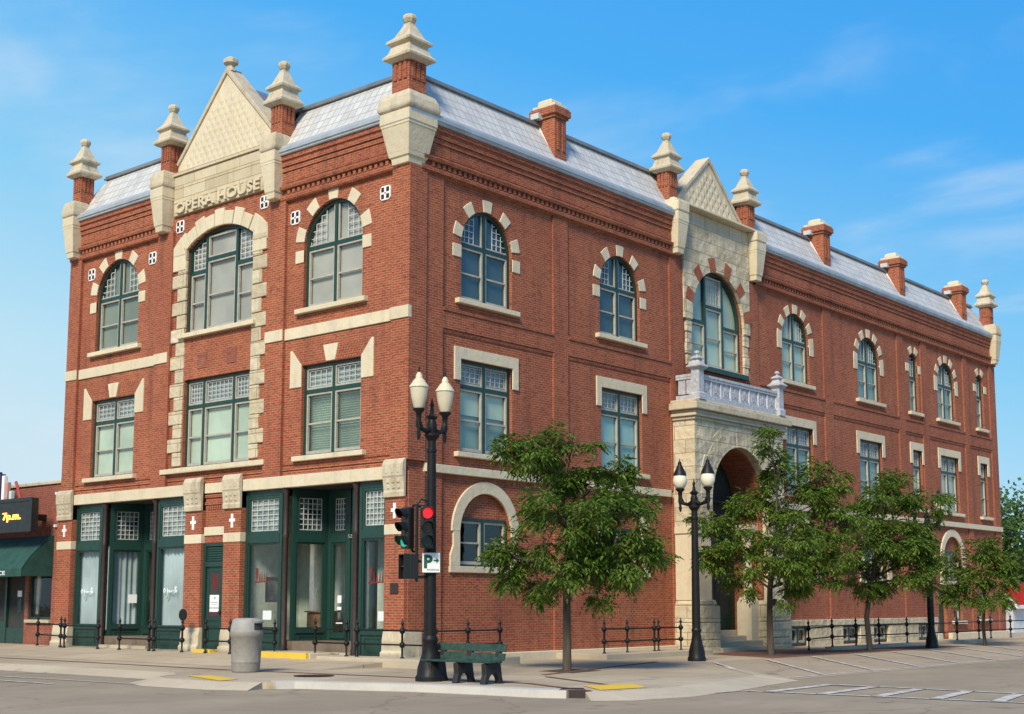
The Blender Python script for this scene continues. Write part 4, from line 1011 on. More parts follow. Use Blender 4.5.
# things behind and on the shop glass
M['redink'] = plain('dark_red_lettering', (0.16, 0.02, 0.015), .5)
def spikes(mp, Ln, a, w, z):
    b = MB(mp); b.prism([(a, z+.05), (a+w*.10, z+.05), (a+w*.16, z+.36), (a-w*.06, z+.38)], -.022, -.015)
    for k in range(4): x = a+w*(.26+.19*k); b.prism([(x-.025, z+.03), (x+.035, z+.03), (x+.02, z+.27)], -.022, -.015)
    b.prism([(a-w*.12, z-.03), (a+w*1.05, z), (a+w*1.05, z+.028), (a-w*.12, z+.02)], -.0215, -.0155)
    b.build('painted_sign', 'redink', sfR)
spikes(mR[0][0], mR[0][1], .42, .5, 1.86); spikes(mR[1][0], mR[1][1], .35, .52, 1.80)
b = MB(mR[0][0]); b.box(.70, 1.05, -.05, -.04, .86, 1.10); b.build('notice', 'paper', sfR)
b = MB(mR[1][0]); b.box(.62, 1.0, -.05, -.04, .86, 1.10); b.build('notice', 'paper', sfR)
b = MB(mR[4][0]); b.box(.35, .50, -.025, -.02, 1.30, 1.50).box(.34, .50, -.025, -.02, 1.12, 1.20).box(.3, .55, -.025, -.02, .76, .79); b.build('notice', 'paper', sfR)
M['script'] = plain('white_script', (0.75, 0.80, 0.78), .5)
for i in (0, 1):
    mp, Ln = mL[i]; b = MB(mp); z = 1.62
    def stroke(pts, r=.014): b.path([(a+.28, -.02, z+q) for a, q in pts], r, 5)
    stroke([(.10,.05), (.05,.10), (.02,.03), (.06,-.03), (.12,.02), (.10,.08)]); stroke([(.20,.10), (.21,.0), (.19,-.12), (.14,-.16)]); stroke([(.26,.05), (.26,-.03), (.31,.04), (.33,-.03), (.37,.03), (.40,-.02)]); stroke([(.41,.02), (.52,.03)]); stroke([(.58,.14), (.57,-.03), (.64,.0), (.62,.06), (.57,.06), (.64,.11), (.58,.14)], .018)
    b.build('painted_sign', 'script', sfL, smooth=60)
b = MB(mL[2][0]); b.box(.62, .90, -.02, -.015, 1.30, 1.56); b.build('notice', 'paper', sfL)
plq = MB(MF).box(.2, .48, .05, .075, 1.52, 1.78).build('plaque', 'rust', house, bevel=.01)
text_mb('521', MF, 3.32, 3.10, 3.0, 3.09, -1.17, -1.155).build('house_number', 'sash', sfR)
# painting and crate in the right hand shop
M['canvas'] = plain('dark_canvas', (0.05, 0.045, 0.04), .6, var=.8, scale=5); M['frame'] = plain('dark_frame', (0.03, 0.02, 0.015), .5); M['wood'] = plain('brown_wood', (0.20, 0.11, 0.05), .6, var=.35, scale=8)
MB().box(1.45, 1.55, 4.96, 5.14, .32, 4.2).box(.33, .37, 1.70, 1.76, .32, 3.2).build('post_and_reflection', 'white', sfR)  # the thin second bar stands in for a reflection in the glass
pf = tag(MB(MF).ring(rect(5.30, 5.92, 1.32, 2.0), rect(5.37, 5.85, 1.39, 1.93), -.60, -.56).build('framed_picture', 'frame'), 'dark framed picture hung behind the shop window under red lettering', 'picture')
MB(MF).box(5.37, 5.85, -.60, -.58, 1.39, 1.93).build('canvas', 'canvas', pf)
b = MB(); b.box(1.25, 1.75, 4.3, 5.0, .33, 1.05)
cr_ = tag(b.build('wooden_chest', 'wood', bevel=.02), 'brown wooden chest inside the shop beside the recessed door', 'chest')
MB().box(1.2, 1.8, 4.25, 5.05, 1.052, 1.09).build('lid', 'wood', cr_); MB().box(1.22, 1.249, 4.36, 4.94, .42, .95).build('front_panel', 'wood', cr_)

# ------------------------------------------------------------------ neighbour on the left
nb = thing('brick_shop', 'low brick shop at the left edge with dark green awning', 'building')
nh = [rect(15.75, 17.1, .78, 2.9), rect(17.3, 20.6, .0, 2.95), rect(21.2, 26, .5, 2.9)]
MB(MF).plate(rect(LF+.004, 34, -.3, 5.05), nh, -.06, .3).build('wall', 'brick_old', nb, closed=False)
b = MB(); b.box(.06, 12, 15.37, 34, 5.052, 5.06); b.build('roof', 'tar', nb)
MB(MF).box(LF+.01, 34, -.35, .0, 5.06, 5.17).build('coping', 'stone_worn', nb, bevel=.02)
MB().box(1.8, 1.9, 15.4, 34, -.2, 5.0).build('dark_backing', 'dark', nb); MB().box(.2, 1.9, 15.4, 34, -.1, .06).box(.3, 1.8, 15.4, 34, 3.1, 3.2).build('floor', 'dark', nb)
b = MB(MF); b.ring(rect(15.75, 17.1, .78, 2.9), rect(15.83, 17.02, .86, 2.82), -.2, -.12); w_ = b.build('window', 'green', nb)
MB(MF).add([(a, -.16, z) for a, z in rect(15.8, 17.05, .8, 2.85)], [(0,1,2,3)]).build('pane', 'glass_clear', w_, closed=False)
MB(MF).box(15.7, 17.15, -.15, .03, .68, .78).build('sill', 'slab', w_)
M['drape'] = shade_mat('pale_drape', (0.62, 0.60, 0.50))
b = MB(MF)
for s_, a0 in ((-1, 16.98), (1, 15.9)):
    for k in range(3): b.path([(a0+s_*.05*k, -.3, 2.8), (a0+s_*(.05*k+.05), -.3, 1.9), (a0+s_*(.02+.03*k), -.3, .95)], [.035, .05, .04], 6)
b.build('curtain', 'drape', w_, smooth=60)
b = MB(MF); b.box(17.3, 17.42, -.25, -.1, .0, 2.95).box(18.5, 18.62, -.25, -.1, 0, 2.95).box(19.9, 20.0, -.25, -.1, 0, 2.95).box(17.42, 18.5, -.24, -.12, 0, .5).box(18.62, 19.9, -.24, -.12, 0, .7).box(17.42, 19.9, -.24, -.12, 2.3, 2.45)
d_ = b.build('door', 'green', nb); MB(MF).box(17.42, 19.9, -.22, -.2, .5, 2.9).build('pane', 'dark', d_)
MB(MF).box(17.75, 17.95, -.2, -.19, 1.0, 1.45).build('notice', M['green'], d_); MB(MF).box(17.72, 17.98, -.19, -.185, 1.5, 1.7).build('notice', 'paper', d_)
# awning
M['canvas_green'] = plain('green_awning_canvas', (0.012, 0.060, 0.045), .75, var=.25, scale=3, obj=False)
b = MB(MF); A0, A1 = 15.72, 22.0
P = [(-.055, 3.42), (.3, 3.18), (.75, 2.75), (1.02, 2.36), (1.02, 2.12), (.99, 2.12), (.99, 2.34), (.72, 2.72), (.28, 3.14), (-.055, 3.36)]; n = len(P)
b.add([(a, d, z) for a in (A0, A1) for d, z in P], [(i, (i+1) % n, n+(i+1) % n, n+i) for i in range(n)])
b.prism([], 0, 1) if 0 else None
for a in (A0, A1):
    Q = [(-.055, 3.40), (.29, 3.16), (.73, 2.73), (1.0, 2.35), (1.0, 2.13), (-.055, 2.13)]; b.add([(a, d, z) for d, z in Q]+[(a+.012, d, z) for d, z in Q], [tuple(range(6)), tuple(range(11, 5, -1))]+[(i, (i+1) % 6, 6+(i+1) % 6, 6+i) for i in range(6)])
aw = b.build('awning', 'canvas_green', nb)
text_mb('OFFICE', MF, 17.85, 16.68, 2.17, 2.30, 1.021, 1.026, bold=.01).build('lettering', 'paper', aw)
# projecting letter board with lamps of the marquee
M['board'] = plain('black_letter_board', (0.008, 0.009, 0.009), .35); M['amber'] = None
m = MT('amber_display'); m.b.inputs['Emission Color'].default_value = (1.0, 0.42, 0.05, 1); m.b.inputs['Emission Strength'].default_value = 3.2; M['amber'] = m.set((0.3, .1, .01), .5)
b = MB(MF); b.box(15.50, 22, .66, .88, 3.52, 4.56); b.ring(rect(15.48, 22.02, 3.50, 4.58), rect(15.60, 21.9, 3.62, 4.46), .88, .91).box(18, 18.2, -.05, .66, 3.9, 4.1).box(16.2, 16.4, -.05, .66, 3.9, 4.1)
sg = b.build('display_board', 'board', nb, bevel=.01)
text_mb('7p.m.', MF, 17.22, 16.15, 3.84, 4.14, .885, .90, bold=.02).build('lettering', 'amber', sg)
M['pink'] = plain('faded_pink_tube', (0.50, 0.25, 0.22), .5); M['aquat'] = plain('pale_aqua_tube', (0.45, 0.60, 0.58), .5); M['redt'] = plain('red_brace', (0.35, 0.04, 0.04), .5); M['blue'] = plain('navy_fin', (0.03, 0.035, 0.09), .5)
for a, mt, zt in ((17.42, 'paper', 5.36), (17.2, 'pink', 5.14), (16.95, 'aquat', 4.84)):
    MB(MF).box(a-.07, a+.07, .70, .84, 4.562, zt).build('fin', mt, sg, bevel=.02)
MB(MF).box(17.52, 17.68, .68, .86, 4.562, 5.42).box(17.75, 19.5, .68, .86, 4.562, 5.5).build('fin', 'blue', sg)
MB(MF).path([(16.75, .76, 5.12), (16.62, .77, 4.95), (16.42, .77, 4.55)], .05, 8).build('brace', 'redt', sg)
for z in (4.75, 3.72):
    MB(MF).box(15.58, 15.66, -.06, .02, z-.04, z+.04).build('wall_lamp', 'paper', nb)

# ------------------------------------------------------------------ iron fences
def fence(name, label, pts, h=.90, group='low iron fences around the opera house', brace=False, wheel=None):
    z0 = pts[0][2]; o = thing(name, label, 'fence', (pts[0][0], pts[0][1], z0), 0, group)
    ox, oy = pts[0][0], pts[0][1]
    first = None
    for i, (x, y, z) in enumerate(pts):
        if first is None:
            b = MB(); b.lathe([(.05,-.03), (.05,.02), (.026,.04), (.024,.24), (.055,.26), (.078,.31), (.055,.36), (.028,.38), (.028,.56), (.055,.59), (.082,.64), (.055,.69), (.028,.72), (.026,.78), (.05,.80), (.024,.84), (.006,h+.02)], 0, 0, 10)
            first = b.build('post', 'iron', o, smooth=50); p = first
        else:
            p = first.copy(); COL.objects.link(p); p.parent = o
        p.location = (x-ox, y-oy, z-z0)
    for hz in (.31, .64):
        b = MB()
        for (xa, ya, za), (xb, yb, zb) in zip(pts[:-1], pts[1:]): b.path([(xa-ox, ya-oy, za-z0+hz), (xb-ox, yb-oy, zb-z0+hz)], .021, 6)
        b.build('rail', 'iron', o)
    if wheel: MB(lambda a, d, z: (-d, a, z)).prism([(pts[wheel][1]-oy-.0+.16*math.cos(t*PI/8), 1.0+.16*math.sin(t*PI/8)) for t in range(16)], -.02, .02).build('disc', 'iron', o)
    if brace:
        x, y, z = pts[-1]; MB().path([(x-ox-.55, y-oy, .02), (x-ox-.05, y-oy, .6)], .017, 6).build('brace', 'iron', o)
    return o
X = -.5
fence('iron_fence', 'short iron fence in front of the brick pier left of the curtained shop window', [(X,15.5,.03), (X,14.2,.0)])
fence('iron_fence', 'short iron fence before the leftmost curtained shop window', [(X,14.0,-.02), (X,12.2,-.02)])
fence('iron_fence', 'short iron fence across the recessed entrance of the curtained shop', [(X,11.1,-.02), (X,9.65,-.02)])
fence('iron_fence', 'short iron fence ending in a round disc by the narrow green door', [(X,9.42,-.02), (X,8.12,-.02)], wheel=1)
fence('iron_fence', 'short iron fence across the narrow green door', [(X,7.08,-.02), (X,6.02,-.02)])
fence('iron_fence', 'iron fence partly hidden behind the grey litter bin', [(X,5.6,-.02), (X,4.22,-.02)])
fence('iron_fence', 'short iron fence standing on the raised platform by the shop door', [(X,2.66,.02), (X,1.52,.015)])
fence('iron_fence', 'iron fence wrapping the stone base at the street corner behind the bench', [(X,1.15,.015), (X,-.39,.015), (-.45,-1.4,.015), (.68,-1.4,.015), (1.83,-1.4,.015)])
fence('iron_fence', 'iron fence on a slab between the first tree and the portico', [(6.07,-1.4,-.03), (7.12,-1.4,-.03), (8.42,-1.4,-.03)])
fence('iron_fence', 'shortest iron fence returning to the portico pier', [(8.62,-1.4,-.03), (9.75,-1.4,-.03)])
fence('iron_fence', 'long iron fence running past the basement windows to the far end', [(14.9,-2.7,-.12), (16.45,-2.7,-.07), (18.1,-2.7,-.07), (19.8,-2.7,-.07), (22.0,-2.7,-.07), (24.2,-2.7,-.07), (26.35,-2.7,-.07), (28.45,-2.7,-.05), (29.65,-2.7,-.05), (31.75,-2.7,-.05), (34.2,-2.7,-.05), (36.6,-2.7,-.05)], brace=True)

# ------------------------------------------------------------------ street lamps
m = MT('frosted_globe'); m.b.inputs['Subsurface Weight'].default_value = 0; M['globe'] = m.set((0.74, 0.68, 0.52), .35)
m = MT('ribbed_acorn_globe'); n_ = m.noise(m.coord(True), 4, 2); M['acorn'] = m.set(m.mix(n_, (0.68, 0.61, 0.44), (0.50, 0.45, 0.32)), .3)
M['cream'] = plain('cream_cap', (0.64, 0.57, 0.38), .4)
def lamp(name, label, x, y, H, arm, axis, acorn, grp, k=1.0):
    o = thing(name, label, 'street lamp', (x, y, ZW), axis, grp)
    zt = H-.98
    b = MB(); b.lathe([(r*k, z) for r, z in ((.29,0), (.29,.08), (.26,.12), (.25,.25), (.17,.50), (.135,.72), (.155,.76), (.155,.80), (.12,.86))], 0, 0, 12); b.build('base', 'iron', o, smooth=35)
    b = MB(); b.lathe([(.115,.85), (.085,zt-.35), (.10,zt-.33), (.10,zt-.28), (.08,zt-.25), (.08,zt-.12), (.15,zt-.02), (.15,zt+.02), (.08,zt+.06), (.10,zt+.2), (.07,zt+.3), (.12,zt+.36), (.05,zt+.42), (.03,zt+.55), (.045,zt+.6), (.02,zt+.66), (.004,zt+.74)], 0, 0, 16); b.build('shaft', 'iron', o, smooth=30)
    for s_ in (-1, 1):
        b = MB(); b.path([(0,0,zt+.15), (s_*arm*.45,0,zt+.06), (s_*arm*.8,0,zt+.10), (s_*arm,0,zt+.26)], [.06,.05,.05,.05], 8); b.lathe([(.02,zt-.12), (.045,zt-.02), (.03,zt+.05), (.06,zt+.16), (.05,zt+.28), (.06,zt+.40), (.12,zt+.46), (.12,zt+.49)], s_*arm, 0, 10)
        b.build('arm', 'iron', o, smooth=45)
        if acorn:
            g = MB(); g.lathe([(.09,zt+.49), (.11,zt+.54), (.15,zt+.70), (.17,zt+.84), (.175,zt+.90)], s_*arm, 0, 16); gg = g.build('globe', 'acorn', o, smooth=50)
            g = MB(); g.lathe([(.19,zt+.902), (.19,zt+.93), (.15,zt+.98), (.105,zt+1.05), (.07,zt+1.08), (.065,zt+1.14), (.03,zt+1.20)], s_*arm, 0, 16); g.build('cap', 'cream', gg, smooth=40)
            g = MB(); g.lathe([(.02,zt+1.21), (.015,zt+1.30), (.004,zt+1.34)], s_*arm, 0, 8); g.build('spike', 'iron', gg)
        else:
            g = MB(); g.lathe([(.09,zt+.49), (.14,zt+.54), (.185,zt+.64), (.19,zt+.72), (.165,zt+.82), (.14,zt+.86)], s_*arm, 0, 16); gg = g.build('globe', 'globe', o, smooth=60)
            g = MB(); g.lathe([(.18,zt+.84), (.17,zt+.88), (.10,zt+1.03), (.05,zt+1.14), (.055,zt+1.17), (.02,zt+1.22), (.004,zt+1.30)], s_*arm, 0, 14); g.build('cap', 'iron', gg, smooth=40)
    return o
lamp('street_lamp', 'tall black corner street lamp with two pale acorn globes above the traffic signals', -4.28, -4.92, 5.72, .37, 0, True, 'street lamps')
lamp('street_lamp', 'black street lamp with two white globes and pointed caps before the stone portico', 6.73, -3.87, 4.96, .43, PI/2, False, 'street lamps', .82)
lamp('street_lamp', 'black street lamp half hidden in the leaves of the third tree', 20.4, -4.28, 4.98, .43, PI/2, False, 'street lamps', .76)
# iron signal hardware
M['black'] = plain('black_signal_housing', (0.010, 0.011, 0.010), .35)
def lens_mat(n, c, e):
    m = MT(n); m.b.inputs['Emission Color'].default_value = (*c, 1); m.b.inputs['Emission Strength'].default_value = e; return m.set(tuple(x*.3 for x in c), .25)
M['red_on'] = lens_mat('lit_red_lens', (1.0, 0.012, 0.018), 1.1); M['green_on'] = lens_mat('lit_green_lens', (0.04, .55, .36), .55)
M['red_off'] = plain('unlit_red_lens', (0.05, .006, .006), .25); M['amb_off'] = plain('unlit_amber_lens', (0.05, .025, .004), .25); M['grn_off'] = plain('unlit_green_lens', (0.006, .03, .02), .25)
def signal(label, pos, face, lit, zc):
    ang = math.atan2(face.y, face.x); o = thing('traffic_signal', label, 'traffic signal', (pos.x, pos.y, zc), ang, 'traffic signals on the corner lamp')
    # local +x faces traffic
    MB().box(-.10, .06, -.115, .115, -.40, .40).build('housing', 'black', o, bevel=.02)
    for k, (nm, z) in enumerate((('red', .265), ('amb', 0), ('grn', -.265))):
        on = (lit == nm); mt = ('red_on' if nm == 'red' else 'green_on') if on else nm+'_off'
        b = MB(lambda a, d, z_: (d, a, z_)); b.prism([(.098*math.cos(t*PI/10), z+.098*math.sin(t*PI/10)) for t in range(20)], .055, .075); b.build('lens', mt, o)
        v = MB(lambda a, d, z_: (d, a, z_)); ts = [rad(-35+250*i/16) for i in range(17)]
        vs = []; fs = []
        for i, t in enumerate(ts):
            dep = .07+.19*(.35+.65*math.sin(max(0, min(PI, (t+rad(35))/rad(250)*PI))))
            for r in (.112, .104): vs += [(r*math.cos(t), .055, z+r*math.sin(t)), (r*math.cos(t), dep, z+r*math.sin(t))]
        for i in range(16):
            p, q = i*4, (i+1)*4; fs += [(p, q, q+1, p+1), (p+2, p+3, q+3, q+2), (p+1, q+1, q+3, p+3)]
        v.add(vs, fs); v.build('visor', 'black', o, closed=False)
    b = MB(); b.path([(-.1,0,.36), (-.16,0,.45), (-.26,0,.45)], .025, 8); b.path([(-.1,0,-.36), (-.16,0,-.45), (-.26,0,-.45)], .025, 8); b.build('bracket', 'black', o)
    return o
LA = Vector((-4.28,-4.92,0))
signal('black traffic signal facing left with its green light lit', LA+RIGHT*-.47+FWD*-.02, Vector((-.99, .10)), 'grn', 2.74)
signal('black traffic signal with a bright red light lit', LA+RIGHT*-.06+FWD*-.34, Vector((-.62, -.78)), 'red', 2.74)
p = LA+RIGHT*-.38+FWD*-.05; o = thing('pedestrian_signal', 'boxy black pedestrian signal below the green traffic light', 'pedestrian signal', (p.x, p.y, 2.0), math.atan2(.45, -.89))
MB().box(-.10, .08, -.17, .17, -.24, .24).build('housing', 'black', o, bevel=.015); MB().box(.08, .20, -.17, -.15, -.24, .24).box(.08, .20, .15, .17, -.24, .24).box(.08, .2, -.149, .149, .22, .24).box(.08, .17, -.149, .149, -.01, .01).build('hood', 'black', o); MB().box(.08, .085, -.14, .14, -.2, .2).build('screen', 'dark', o)
MB().path([(-.1,0,.1), (-.18,.06,.1), (-.26,.12,.1)], .022, 8).build('bracket', 'black', o)
# conduit post that carries the signals
p = LA+RIGHT*-.27+FWD*-.10; o = thing('signal_bracket', 'slim black bracket holding the traffic signals to the corner lamp', 'bracket', (p.x, p.y, 1.7))
MB().lathe([(.03,0), (.03,1.5)], 0, 0, 10).build('tube', 'black', o)
q = LA-p; MB().path([(0,0,1.46), (q.x, q.y, 1.46)], .025, 8).path([(0,0,.1), (q.x, q.y, .1)], .025, 8).path([(0,0,1.5), (q.x*.3, q.y*.3, 1.6), (q.x*.8, q.y*.8, 1.55)], .02, 8).build('clamp', 'black', o)
# parking sign
M['signwhite'] = plain('white_sign_face', (0.74, 0.76, 0.72), .4, var=.04); M['signgreen'] = plain('sign_green', (0.008, 0.075, 0.05), .45, var=.05)
p = LA+RIGHT*.015+FWD*-.16; ang = math.atan2(-.78, -.62)
o = thing('parking_sign', 'small white parking sign with green P and arrow on the corner lamp', 'sign', (p.x, p.y, 2.07), ang)
SP = lambda a, d, z: (d, a, z)             # local: faces +x; reading direction is +a (local y)
MB(SP).box(-.185, .185, -.012, 0, -.20, .20).build('plate', 'signgreen', o, bevel=.008)
MB(SP).box(-.172, .172, 0, .003, -.187, .187).build('face', 'signwhite', o)
text_mb('P', SP, -.14, .03, -.11, .15, .003, .006, bold=.045).build('lettering', 'signgreen', o)
MB(SP).prism([(.05, .055), (.10, .055), (.10, .095), (.155, .04), (.10, -.015), (.10, .025), (.05, .025)], .003, .006).build('arrow', 'signgreen', o)
text_mb('PARKING', SP, -.08, .15, -.155, -.12, .003, .006).build('lettering', 'signgreen', o)
MB(SP).box(-.19, -.03, -.06, -.013, .08, .11).box(-.03, .1, -.06, -.013, .08, .11).box(-.1, .1, -.06, -.013, -.11, -.08).build('clamp', 'black', o)

# ------------------------------------------------------------------ bench
M['bench_green'] = plain('green_bench_slat', (0.013, 0.048, 0.034), .7, var=.4, scale=8)
M['bench_leg'] = plain('dark_bench_support', (0.014, 0.014, 0.015), .7, var=.3)
o = thing('park_bench', 'green slatted bench with dark arched supports near the kerb', 'bench', (-4.25,-5.75,ZW), 0)
for yy in (-.70, 0, .70):                   # supports arched, profile in x (front is -x)
    P = [(-.26,0), (-.13,0)]+[(.02+.15*math.cos(PI-PI*i/10), .02+.17*math.sin(PI-PI*i/10)) for i in range(11)]+[(.17,0), (.30,0), (.25,.12), (.21,.36), (.28,.71), (.22,.71), (.13,.40), (-.22,.37), (-.20,.18)]
    MB(lambda a, d, z: (a, d, z)).prism(P, yy-.06, yy+.06).build('leg', 'bench_leg', o, bevel=.015)
for k, (x, z0, z1) in enumerate(((.16, .42, .555), (.205, .585, .72))):
    sl = .05; MB().add([(x+dx+(sl if z else 0), y, (z1 if z else z0)) for z in (0, 1) for y in (-.88, .88) for dx in (-.03, .012)], [(0,1,3,2), (4,6,7,5), (0,4,5,1), (2,3,7,6), (0,2,6,4), (1,5,7,3)]).build('back_slat', 'bench_green', o, bevel=.008)
for x in (-.24, -.115, .01): MB().box(x, x+.105, -.88, .88, .385, .42).build('seat_slat', 'bench_green', o, bevel=.008)

# ------------------------------------------------------------------ litter bin
M['bin'] = plain('grey_bin_plastic', (0.235, 0.218, 0.185), .7, var=.1, scale=10)
M['binlid'] = plain('light_grey_lid', (0.32, 0.31, 0.285), .6, var=.1)
o = thing('litter_bin', 'grey round litter bin with hooded lid in front of the shops', 'litter bin', (-4.38,.5,ZW), -YAW+.45)
MB().lathe([(.28,0), (.30,.02), (.31,.20), (.318,.21), (.318,.23), (.312,.24), (.335,.74), (.35,.76), (.36,.82), (.35,.86), (.30,.87)], 0, 0, 28).build('body', 'bin', o, smooth=35)
b = MB(); b.lathe([(.345,.862), (.345,.90), (.325,1.04), (.30,1.12), (.24,1.15), (.001,1.16)], 0, 0, 28); lid = b.build('lid', 'binlid', o, smooth=40)
# slot for rubbish, turned right: its inner shade is a dark sheet
b = MB(); b.add([(.34*math.cos(t)*k, .34*math.sin(t)*k, z) for k, z in ((1.02, .90), (.965, 1.07)) for t in [-1.5+.17*i for i in range(10)]], [(i, i+1, 11+i, 10+i) for i in range(9)]); b.build('opening_shade', 'dark', lid, closed=False)
MB().add([(.34*math.cos(t)*k, .34*math.sin(t)*k, z) for k, z in ((.97, 1.07), (1.06, 1.05), (1.06, 1.09), (.9, 1.13)) for t in [-1.55+.18*i for i in range(10)]], [(r*10+i, r*10+i+1, r*10+11+i, r*10+10+i) for r in range(3) for i in range(9)]).build('hood', 'binlid', lid, closed=False)

# ------------------------------------------------------------------ trees
def leaf_mat(name, c1, c2, c3):
    m = MT(name); g = m.n('ShaderNodeNewGeometry'); p = m.coord(True)
    n = m.noise(p, 1.6, 3, .6); 
    c = m.mix(m.rng(g.outputs['Random Per Island'], 0, 1, 0, 1), c1, c2)
    c = m.mix(m.rng(n, .5, .75, 0, .55), c, c3)
    oi = m.n('ShaderNodeObjectInfo'); c = m.mix(m.rng(oi.outputs['Random'], 0, 1, 0, .3), c, (0.06, .13, .025))
    m.l(c, m.b.inputs['Base Color']); m.b.inputs['Roughness'].default_value = .55; m.b.inputs['Specular IOR Level'].default_value = .3
    t = m.n('ShaderNodeBsdfTranslucent'); m.l(m.mix(.5, c, (0.16, .22, .02)), t.inputs[0])
    mx = m.n('ShaderNodeMixShader'); mx.inputs[0].default_value = .30; m.l(m.b.outputs[0], mx.inputs[1]); m.l(t.outputs[0], mx.inputs[2]); m.l(mx.outputs[0], m.out.inputs[0])
    return m.m
M['leaf'] = leaf_mat('ash_leaves', (0.050, 0.118, 0.015), (0.165, 0.255, 0.030), (0.21, 0.20, 0.04))
M['leaf_far'] = leaf_mat('far_leaves', (0.030, 0.078, 0.012), (0.090, 0.145, 0.020), (0.05, 0.09, 0.015))
def bark():
    m = MT('grey_bark'); p = m.coord(True); n = m.noise(p, 9, 5, .65, (1,1,.25)); m.bump(n, .6, .02)
    return m.set(m.mix(m.rng(n, .3, .7, 0, 1), (0.10, .08, .06), (0.045, .037, .03)), .9, spec=.2)
M['bark'] = bark()
def street_tree(label, x, y, ppm, ub, vb, blobs, zsplit, tr, lean=0, seed=1, dens=1.0, leafsize=.128):
    rg = random.Random(seed); o = thing('street_tree', label, 'tree', (x, y, ZW), 0, 'young trees along the side street')
    cs = []
    for (u, v, r) in blobs:
        s_ = (u-ub)/ppm; z = (vb-v)/ppm; rr_ = r/ppm
        dep = rg.uniform(-1, 1)*max(.15, 1.25-abs(s_)*.35)
        cs.append((RIGHT*s_+FWD*dep+Vector((0,0,z)), rr_))
    b = MB(); top = Vector((lean, -lean*.4, zsplit)); mid = Vector((-lean*.5, lean*.4, zsplit*.5))
    zmax = max(c.z for c, r in cs)
    lead = Vector((lean*.5, 0, zmax*.93))+RIGHT*(sum((c.dot(RIGHT)) for c, r in cs if c.z > zmax*.8)/max(1, sum(1 for c, r in cs if c.z > zmax*.8)))*.8
    b.path([Vector((0,0,-.1)), Vector((0,0,.05)), mid, top, top.lerp(lead, .35)+RIGHT*.06, top.lerp(lead, .7)-RIGHT*.05, lead], [tr*1.5, tr*1.1, tr*.92, tr*.85, tr*.5, tr*.28, .008], 10)
    for c, r in cs:
        t = min(.85, max(0, (c.z-zsplit-.5)/(lead.z-zsplit+.01))); st = top.lerp(lead, t*.75)
        m1 = st.lerp(c, .5)+Vector((rg.uniform(-.12,.12), rg.uniform(-.12,.12), .16))
        r0 = tr*.42*(1-t*.6); b.path([st, m1, c, c+(c-m1)*.55], [r0, r0*.65, r0*.4, .005], 6)
        for k in range(5):
            d = Vector((rg.gauss(0,1), rg.gauss(0,1), rg.gauss(0,.6))).normalized()*r*.85; s0 = m1.lerp(c, rg.random()); b.path([s0, s0.lerp(c+d, .55)+Vector((0,0,.05)), c+d], [.014, .010, .004], 4)
    lf = MB(); tw = b
    subs = []
    for c, r in cs:
        for k in range(max(4, int(12*(r/.8)**1.5))):
            d = Vector((rg.gauss(0,1), rg.gauss(0,1), rg.gauss(0,.9))).normalized()*r*rg.uniform(.35, 1.02)
            subs.append((c+Vector((d.x, d.y, d.z*.85)), rg.uniform(.20, .36)*min(1.1, .55+r*.5), c))
    for c, r, c0 in subs:
        tw.path([c0.lerp(c, .1), c0.lerp(c, .6)+Vector((0,0,.04)), c], [.012, .008, .003], 4)
        for k in range(int(dens*42*(r/.3)**2)+6):
            d = Vector((rg.gauss(0,1), rg.gauss(0,1), rg.gauss(0,.6))).normalized(); rr_ = r*(rg.random()**.5)
            p = c+Vector((d.x*rr_, d.y*rr_, d.z*rr_*.6))
            out = (d+(c-c0).normalized()*.5+Vector((rg.uniform(-.6,.6), rg.uniform(-.6,.6), -.30+rg.uniform(-.35,.35)))).normalized()
            ln = rg.uniform(.12, .24); sidev = out.cross(Vector((0,0,1)))
            if sidev.length < .1: continue
            sidev.normalize(); npair = rg.randint(2, 4); tilt = rg.uniform(-.5, .2)
            for q in range(npair*2+1):
                f = (q//2+.6)/(npair+.6); base = p+out*ln*f+Vector((0,0,-.08*f*f))
                sg = 1 if q % 2 else -1
                ld = (out*.6+sidev*sg*.8+Vector((0,0,tilt))).normalized() if q < npair*2 else (out+Vector((0,0,-.25))).normalized()
                l = leafsize*rg.uniform(.55, 1.15); w = l*.21
                nn = ld.cross(Vector((rg.uniform(-.6,.6), rg.uniform(-.6,.6), 1))).normalized()*w
                m_ = base+ld*l*.42+Vector((0,0,.012))
                lf.add([tuple(base), tuple(m_+nn), tuple(base+ld*l+Vector((0,0,-.02))), tuple(m_-nn)], [(0,1,2,3)])
    b.build('trunk', 'bark', o, smooth=60)
    lf.build('crown', 'leaf', o, closed=False)
    return o
T1 = [(528,455,30), (550,472,36), (508,452,16), (600,476,32), (630,470,20), (560,520,46), (610,520,42), (522,560,32), (572,568,40), (625,555,36), (652,555,27), (640,505,20), (532,588,20), (600,588,22), (503,556,18), (572,445,20), (545,440,16), (585,548,30)]
T2 = [(775,448,16), (790,472,24), (830,474,28), (762,502,28), (800,512,40), (732,542,32), (770,552,38), (820,550,36), (852,522,28), (715,560,18), (745,580,20), (790,588,22), (838,574,22), (770,434,10), (712,524,16)]
T3 = [(880,502,24), (905,492,26), (925,502,22), (926,534,22), (864,534,24), (895,542,34), (852,562,19), (915,565,26), (870,578,26), (938,562,9), (888,482,14), (932,588,10)]
T4 = [(985,550,16), (1000,560,18), (966,560,16), (976,580,22), (1004,585,16), (956,585,14), (990,600,16), (960,600,10), (1008,568,10), (1000,545,10)]
street_tree('nearest young street tree, between the bench and the first street lamp', .48, -4.52, 45.5, 567, 671, T1, 1.75, .095, .0, 3, .85)
